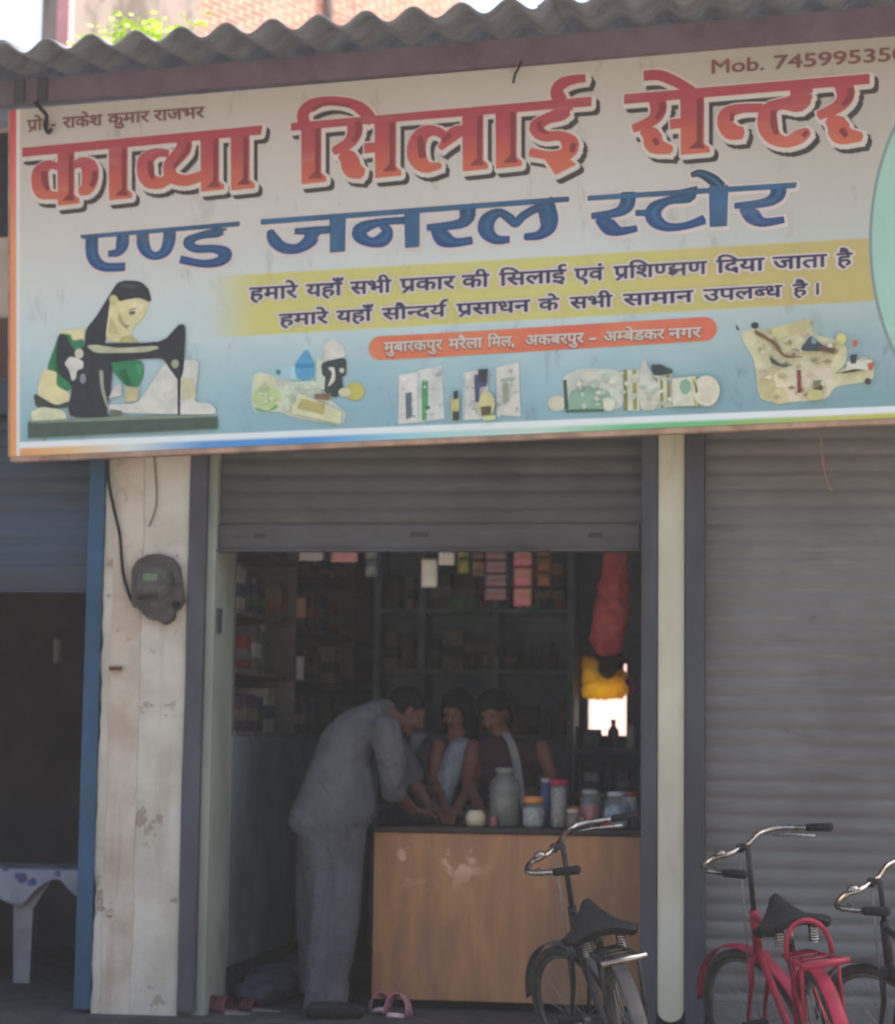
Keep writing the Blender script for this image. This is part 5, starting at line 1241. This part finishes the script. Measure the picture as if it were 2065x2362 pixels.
# two people behind the counter
def woman(label, hx, hy, Y, face, upv, torso_m, hairblobs, shl, shr, arms, tor):
    base = at(hx, hy, Y); t = thing('person', label, 'person', V(base.x, Y, 0)); b = MB()
    HC = base; L, rot = head_(b, t, HC, face, upv, 0.92)
    nk = (at(*shl[:2], Y)+at(*shr[:2], Y))/2; b.limb([HC-V(0,-0.01,0.06), nk+V(0,0,0.03)], [0.045,0.05], 12)
    hip = V(at(tor[-1][0], 1890, Y).x, Y, 0.88)
    b.limb([nk, (nk+hip)/2, hip, V(hip.x,Y,0.45), V(hip.x,Y,0.06)], [0.065,0.07,0.085,0.08,0.06], 14)
    for pts in arms:
        q = [at(*p) for p in pts]; b.limb(q, [0.044,0.036,0.025], 12); d = (q[-1]-q[-2]).normalized(); hand(b, q[-1], d, V(0,-0.6,0.8), 0.9)
    remesh(b.build('body', skin2, t, True), 0.007, 3)
    b = MB()
    for x, y, r in tor: b.ball(at(x, y, Y), r, 14)
    b.limb([hip, V(hip.x,Y,0.5), V(hip.x,Y,0.04)], [0.16,0.18,0.20], 14)
    o = b.build('dress', torso_m, t, True); remesh(o, 0.010, 8); q = o.modifiers.new('d','DISPLACE'); q.texture = tx; q.strength = 0.02
    b = MB()
    for (x, y, z, r) in hairblobs: b.ball(L(x, y, z), r, 14, rot)
    remesh(b.build('hair', hair_m, t, True), 0.009, 3)
    return t, L
navy_c = mat('dark_navy_cloth', (40,42,58), 0.9, c2=(54,46,56), scale=6, bump=0.3); maroon_c = mat('dark_maroon_cloth', (72,46,52), 0.9, c2=(52,38,48), scale=6, bump=0.3)
pale_c = fold_mat('pale_kurta', (158,160,168), (132,134,146))
w1, L1_ = woman('person with loose black hair and a pale kurta standing behind the counter', 1052, 1642, 1.42, (-0.25,-0.9,-0.3), (0,0,1), navy_c,
   [(0,-0.03,0.045,(0.09,0.10,0.085)),(-0.06,-0.03,-0.04,(0.04,0.07,0.10)),(0.062,-0.03,-0.04,(0.04,0.07,0.10)),(-0.05,-0.06,-0.12,(0.05,0.06,0.09)),(0,0.01,0.075,(0.07,0.07,0.05))], (1012,1715), (1095,1715),
   [[(1098,1722,1.36),(1090,1810,1.24),(1052,1866,1.02)], [(1012,1722,1.36),(1000,1800,1.28),(1028,1866,1.06)]],
   [(1054,1732,(0.13,0.09,0.07)),(1040,1790,(0.125,0.10,0.10)),(1020,1860,(0.13,0.10,0.10)),(985,1760,(0.06,0.08,0.13))])
b = MB(); slices(b, [(1704,1048,1082,1.33,0.03),(1716,1036,1086,1.31,0.05),(1745,1024,1078,1.30,0.06),(1785,1010,1066,1.29,0.065),(1820,1002,1052,1.28,0.065),(1850,998,1044,1.28,0.06),(1876,1000,1040,1.29,0.05)])
o = b.build("kurta_front", pale_c, w1, True); remesh(o, 0.008, 4); crease(o, 0.02)
w2, L2_ = woman('person in dark maroon clothes with a pale sash behind the glass jar', 1140, 1646, 1.36, (-0.35,-0.85,-0.35), (-0.12,0,1), maroon_c,
   [(0.01,-0.03,0.05,(0.09,0.10,0.085)),(0.06,-0.04,-0.03,(0.04,0.07,0.09)),(0,-0.07,-0.04,(0.07,0.05,0.09)),(0.01,0.01,0.08,(0.07,0.07,0.045)),(-0.045,0.01,0.06,(0.035,0.05,0.05))], (1092,1718), (1250,1722),
   [[(1252,1726,1.32),(1276,1800,1.2),(1290,1872,1.0)], [(1090,1726,1.3),(1080,1810,1.18),(1112,1872,1.04)]],
   [(1150,1725,(0.17,0.09,0.07)),(1170,1740,(0.19,0.10,0.09)),(1175,1800,(0.16,0.11,0.11)),(1180,1870,(0.16,0.11,0.10)),(1110,1760,(0.07,0.08,0.11)),(1240,1745,(0.07,0.08,0.09))])
b = MB(); q = [at(x, y, Y) for x, y, Y in ((1166,1690,1.29),(1180,1715,1.24),(1190,1750,1.215),(1198,1800,1.21),(1204,1860,1.22))]
for sg in range(1):
    b.grid(lambda u, v: spl([tuple(p) for p in q], 6)[int(v*24)] + V((u-0.5)*0.045, -0.012-0.006*math.sin(u*9), 0), 5, 24)
o = b.build('sash', mat('pale_sash', (156,150,146), 0.9), w2, True); m_ = o.modifiers.new('s','SOLIDIFY'); m_.thickness = 0.004

# ------------------------------------------------------------------ bicycles
BS = 1.055
def rotv(v, axis, a): return Matrix.Rotation(a, 3, Vector(axis)) @ Vector(v)
def bicycle(label, loc, heading, lean, steer, paint, rackm, hoop=False, mud=None, sadd=0.0, bell=True, drop=0.0, turn=0.0, rise=0.275):
    t = thing('bicycle', label, 'bicycle', loc, 0, 'bicycles parked in front of the shops')
    # local: x forward, y left, z up; heading is measured from +Y towards -X
    t.rotation_mode = 'XYZ'
    t.matrix_world = Matrix.Translation(Vector(loc)) @ Matrix.Rotation(math.pi/2+heading, 4, 'Z') @ Matrix.Rotation(-lean, 4, 'X') @ Matrix.Scale(BS, 4)
    RW = 0.315; hz = 0.335
    ht, hb, fh = V(0.86,0,0.83), V(0.93,0,0.64), V(1.10,0,hz); ax = (ht-hb).normalized()
    def sv(p): return ht + rotv(Vector(p)-ht, ax, steer)
    def sb_(p): return ht + rotv(Vector(p)-ht, ax, steer+turn)
    bb, st_, rh = V(0.46,0,0.29), V(0.28,0,0.74), V(0,0,hz)
    def bd(name, b, m, sm=True, par=None): return b.build(name, m, par or t, sm, world=False)
    b = MB()
    b.tube([hb+ax*0.02, ht], 0.019, 10); b.tube([ht-ax*0.03, st_-V(0.0,0,0.02)], 0.0135, 8); b.tube([hb+ax*0.03, bb], 0.015, 8); b.tube([bb, st_], 0.0145, 8)
    for y in (-0.055, 0.055):
        b.tube([bb+V(0,y*0.5,0), rh+V(0,y,0)], 0.009, 6); b.tube([st_-V(0,0,0.03)+V(0,y*0.4,0), rh+V(0,y,0)], 0.008, 6)
    b.ball(bb, 0.028, 10); b.tube([rh-V(0,0.07,0), rh+V(0,0.07,0)], 0.008, 8); bd('frame', b, paint)
    b = MB()
    for y in (-0.045, 0.045): b.tube([sv(hb-ax*0.02+V(0,y,0)), sv(hb-ax*0.12+V(0.005,y,0)), sv(fh+V(-0.03,y,0.06)), sv(fh+V(0,y,0))], [0.013,0.012,0.009,0.008], 8)
    b.tube([sv(hb-ax*0.015-V(0,0.05,0)), sv(hb-ax*0.015+V(0,0.05,0))], 0.016, 8); b.tube([sv(fh-V(0,0.06,0)), sv(fh+V(0,0.06,0))], 0.007, 8); bd('fork', b, paint)
    for nm, c, fn in (('front', fh, sv), ('rear', rh, lambda p: Vector(p))):
        ring = [fn(c+V(math.cos(k*2*math.pi/40)*RW, 0, math.sin(k*2*math.pi/40)*RW)) for k in range(40)]
        b = MB(); b.tube(ring, 0.0205, 8, closed=True); w = bd('wheel', b, tyre_m)
        w.name = 'wheel'
        ring = [fn(c+V(math.cos(k*2*math.pi/40)*(RW-0.024), 0, math.sin(k*2*math.pi/40)*(RW-0.024))) for k in range(40)]
        b = MB(); b.tube(ring, 0.011, 6, closed=True); bd('rim', b, spoke_m, True, w)
        b = MB(); b.tube([fn(c-V(0,0.035,0)), fn(c+V(0,0.035,0))], 0.018, 10)
        for k in range(32):
            a = k*2*math.pi/32; a2 = a + (0.5 if k % 4 < 2 else -0.5); y = 0.028 if k % 2 else -0.028
            b.tube([fn(c+V(math.cos(a2)*0.016,y,math.sin(a2)*0.016)), fn(c+V(math.cos(a)*(RW-0.025),0,math.sin(a)*(RW-0.025)))], 0.0013, 4, False)
        bd('hub', b, spoke_m, False, w)
        # mudguard
        a0, a1 = (R(20), R(165)) if nm == 'front' else (R(25), R(205))
        b = MB()
        def mg(u, v):
            a = a0+(a1-a0)*v; ph = (u-0.5)*2.2; rr = RW+0.032+0.010*math.cos(ph)
            return fn(c+V(math.cos(a)*rr, math.sin(ph)*0.030, math.sin(a)*rr))
        b.grid(mg, 6, 24); o = bd('mudguard', b, (mud or paint)); q = o.modifiers.new('s','SOLIDIFY'); q.thickness = 0.0015
        if nm == 'rear':
            b = MB(); p = c+V(math.cos(R(168))*(RW+0.046), 0, math.sin(R(168))*(RW+0.046)); b.ball(p-V(0.012,0,0), (0.012,0.026,0.026), 10); bd('reflector', b, mat('pale_reflector', (190,180,176), 0.3), True)
    # handlebar: long roadster bend
    top = ht+ax*rise
    b = MB(); b.tube([sb_(ht-ax*0.02), sb_(top)], 0.011, 8); b.tube([sb_(top), sb_(top+V(0.045,0,0.0))], 0.012, 8); b.ball(sb_(top+V(0.045,0,0)), 0.02, 8); bd('stem', b, paint if steer < 0 else black_paint)
    bar = [(-0.20,0.262,-0.035),(-0.08,0.252,-0.02),(0.01,0.242,-0.005),(0.055,0.212,0.005),(0.065,0.14,0.012),(0.05,0.06,0.0),(0.045,0,0)]
    bar = bar + [(x,-y,z) for x, y, z in reversed(bar[:-1])]
    q = [sb_(top+V(*p)) for p in bar]; b = MB(); b.tube([Vector(p) for p in spl([tuple(p) for p in q], 5)], 0.0115, 8); hbar = bd('handlebar', b, chrome)
    for s in (1, -1):
        g = [sb_(top+V(x, y*s, z)) for x, y, z in ((-0.215,0.2625,-0.037),(-0.10,0.254,-0.023))]; b = MB(); b.tube(g, [0.018,0.016], 10); bd('grip', b, black_rub, True, hbar)
        g = [sb_(top+V(x, y*s, z)) for x, y, z in ((-0.15,0.228,-0.055),(-0.03,0.218,-0.03),(0.03,0.18,-0.012))]; b = MB(); b.tube(g, 0.006, 6); bd('brake_lever', b, chrome, True, hbar)
    if bell:
        b = MB(); b.lathe([(0.026,0),(0.026,0.008),(0.018,0.02),(0.004,0.024)], sb_(top+V(0.045,0.11,0.012)), 12); bd('bell', b, chrome)
    # brake rods
    b = MB(); b.tube([sv(top+V(0.03,0.03,-0.03)), sv(hb+V(0.03,0.03,0.0)), sv(hb-ax*0.08+V(0.02,0.04,0))], 0.004, 5); bd('brake_rod', b, spoke_m)
    # saddle on its post
    b = MB(); b.tube([st_-V(0,0,0.02), st_+V(-0.035,0,0.09-drop)], 0.012, 8); bd('seat_post', b, chrome)
    sc = st_+V(-0.04,0,0.125-drop); tl_ = R(10)+sadd
    b = MB()
    def sd_(u, v):
        x = -0.14+0.32*v; wd_ = (0.135 if v < 0.28 else 0.135*max(0.0, 1-((v-0.28)/0.72))**1.15+0.026)
        if v < 0.06: wd_ *= 0.86
        y = (u-0.5)*2; z = -0.035*y*y*(0.6+0.4*(1-v)) + 0.016*math.cos(v*5.0) + (0.018 if v < 0.2 else 0)
        return sc + rotv(V(x, y*wd_, z), (0,1,0), -tl_)
    b.grid(sd_, 10, 16); sd = bd('saddle', b, black_rub); q = sd.modifiers.new('s','SOLIDIFY'); q.thickness = 0.03; q.offset = -1
    q = sd.modifiers.new('v','BEVEL'); q.width = 0.008; q.segments = 2; q.limit_method = 'ANGLE'
    for s in (1, -1):
        b = MB(); h_ = [sc+rotv(V(-0.10+0.017*math.cos(k*0.9), s*0.065+0.017*math.sin(k*0.9), -0.022-k*0.0016), (0,1,0), -tl_) for k in range(40)]; b.tube(h_, 0.0045, 5); bd('saddle_spring', b, chrome, True, sd)
    # carrier
    zc = 0.715; b = MB()
    lo = [V(0.22,-0.05,zc),V(0.05,-0.065,zc),V(-0.20,-0.07,zc),V(-0.235,-0.05,zc),V(-0.235,0.05,zc),V(-0.20,0.07,zc),V(0.05,0.065,zc),V(0.22,0.05,zc)]
    b.tube(lo, 0.0085, 8, closed=True)
    for x in (0.1,-0.02,-0.13): b.tube([V(x,-0.066,zc), V(x,0.066,zc)], 0.006, 6)
    for y in (-0.068, 0.068): b.tube([V(-0.13,y,zc), V(-0.06,y*1.05,zc-0.2), rh+V(0,y*0.95,0)], 0.008, 8)
    cr = bd('carrier', b, rackm)
    b = MB(); b.tube([V(-0.237,-0.085,zc+0.004), V(-0.237,0.085,zc+0.004)], 0.0125, 8); bd('carrier_bar', b, rackm if hoop else chrome, True, cr)
    if hoop:
        b = MB(); b.tube([V(0.0,0.085*math.cos(k*math.pi/14), zc+0.004+0.135*math.sin(k*math.pi/14)**0.75) for k in range(15)], 0.010, 8); bd('carrier_hoop', b, rackm, True, cr)
    # chain case, cranks, stand
    b = MB(); cc_ = [(0.55,0.29),(0.53,0.37),(0.46,0.40),(0.2,0.39),(0,0.385),(-0.05,0.335),(0,0.29),(0.2,0.25),(0.46,0.18),(0.53,0.21)]
    b.prism([V(x,-0.052,z) for x, z in cc_], (0,-0.022,0)); o = bd('chain_case', b, paint, False)
    for s, a in ((1, R(60)), (-1, R(240))):
        d = V(math.cos(a),0,math.sin(a)); p = bb+V(0,s*0.085,0)
        b = MB(); b.tube([p, p+d*0.165], 0.008, 6); cr_ = bd('crank', b, chrome); b = MB(); e = p+d*0.165+V(0,s*0.05,0); b.box(e-V(0.04,0.045,0.011), e+V(0.04,0.045,0.011), 0.004); bd('pedal', b, black_rub, False, cr_)
    b = MB(); b.tube([V(0.05,0.065,0.30), V(-0.02,0.16,0.30*0.4), V(-0.05,0.20,0.205*math.tan(lean)+0.008)], 0.009, 6); bd('kickstand', b, spoke_m)
    return t
def front_at(px_, Y, heading):                                       # origin (rear contact) from where the front wheel stands
    p = atz(px_, 2337, 0.085); p = at(px_, 2337, Y); return V(p.x + math.sin(heading)*1.10*BS, Y - math.cos(heading)*1.10*BS, -0.25)
dust_mud = mat('dusty_mudguard', (86,82,80), 0.7, 0, c2=(60,58,60), scale=9)
h1 = R(14); bicycle('black bicycle with a chrome-sprung saddle parked in front of the brown counter', front_at(1392, -0.45, h1), h1, R(12), R(26), black_paint, black_paint, False, dust_mud, R(12), True, 0.04, R(24))
h2 = R(13); bicycle('magenta-red bicycle with a hooped red carrier in front of the closed shutter', front_at(1790, -0.45, h2), h2, R(10), R(26), red_paint, red_paint, True, None, R(8), True, 0.0, R(8))
h3 = R(14); bicycle('dark bicycle with bright chrome handlebar cut off by the right edge', front_at(2100, -0.85, h3), h3, R(12), R(30), black_paint, black_paint, False, dust_mud, R(4), True, 0.0, R(6), 0.17)

# ------------------------------------------------------------------ haze volume added to lift the dark tones, as lens glare does
HZ = 0.0016
b = MB(); b.box((-60, -30, -1.3), (40, 40, 14.0)); hb_ = b.build('haze', None); hb_.data.materials.clear()
hm = bpy.data.materials.new('haze_air'); hm.use_nodes = True; ht_ = hm.node_tree
for n_ in list(ht_.nodes):
    if n_.type != 'OUTPUT_MATERIAL': ht_.nodes.remove(n_)
pv = ht_.nodes.new('ShaderNodeVolumePrincipled'); pv.inputs['Color'].default_value = (0.90, 0.90, 0.92, 1); pv.inputs['Density'].default_value = HZ; pv.inputs['Anisotropy'].default_value = 0.2
ht_.links.new(pv.outputs[0], ht_.nodes['Material Output'].inputs['Volume']); hb_.data.materials.append(hm); hb_['kind'] = 'stuff'
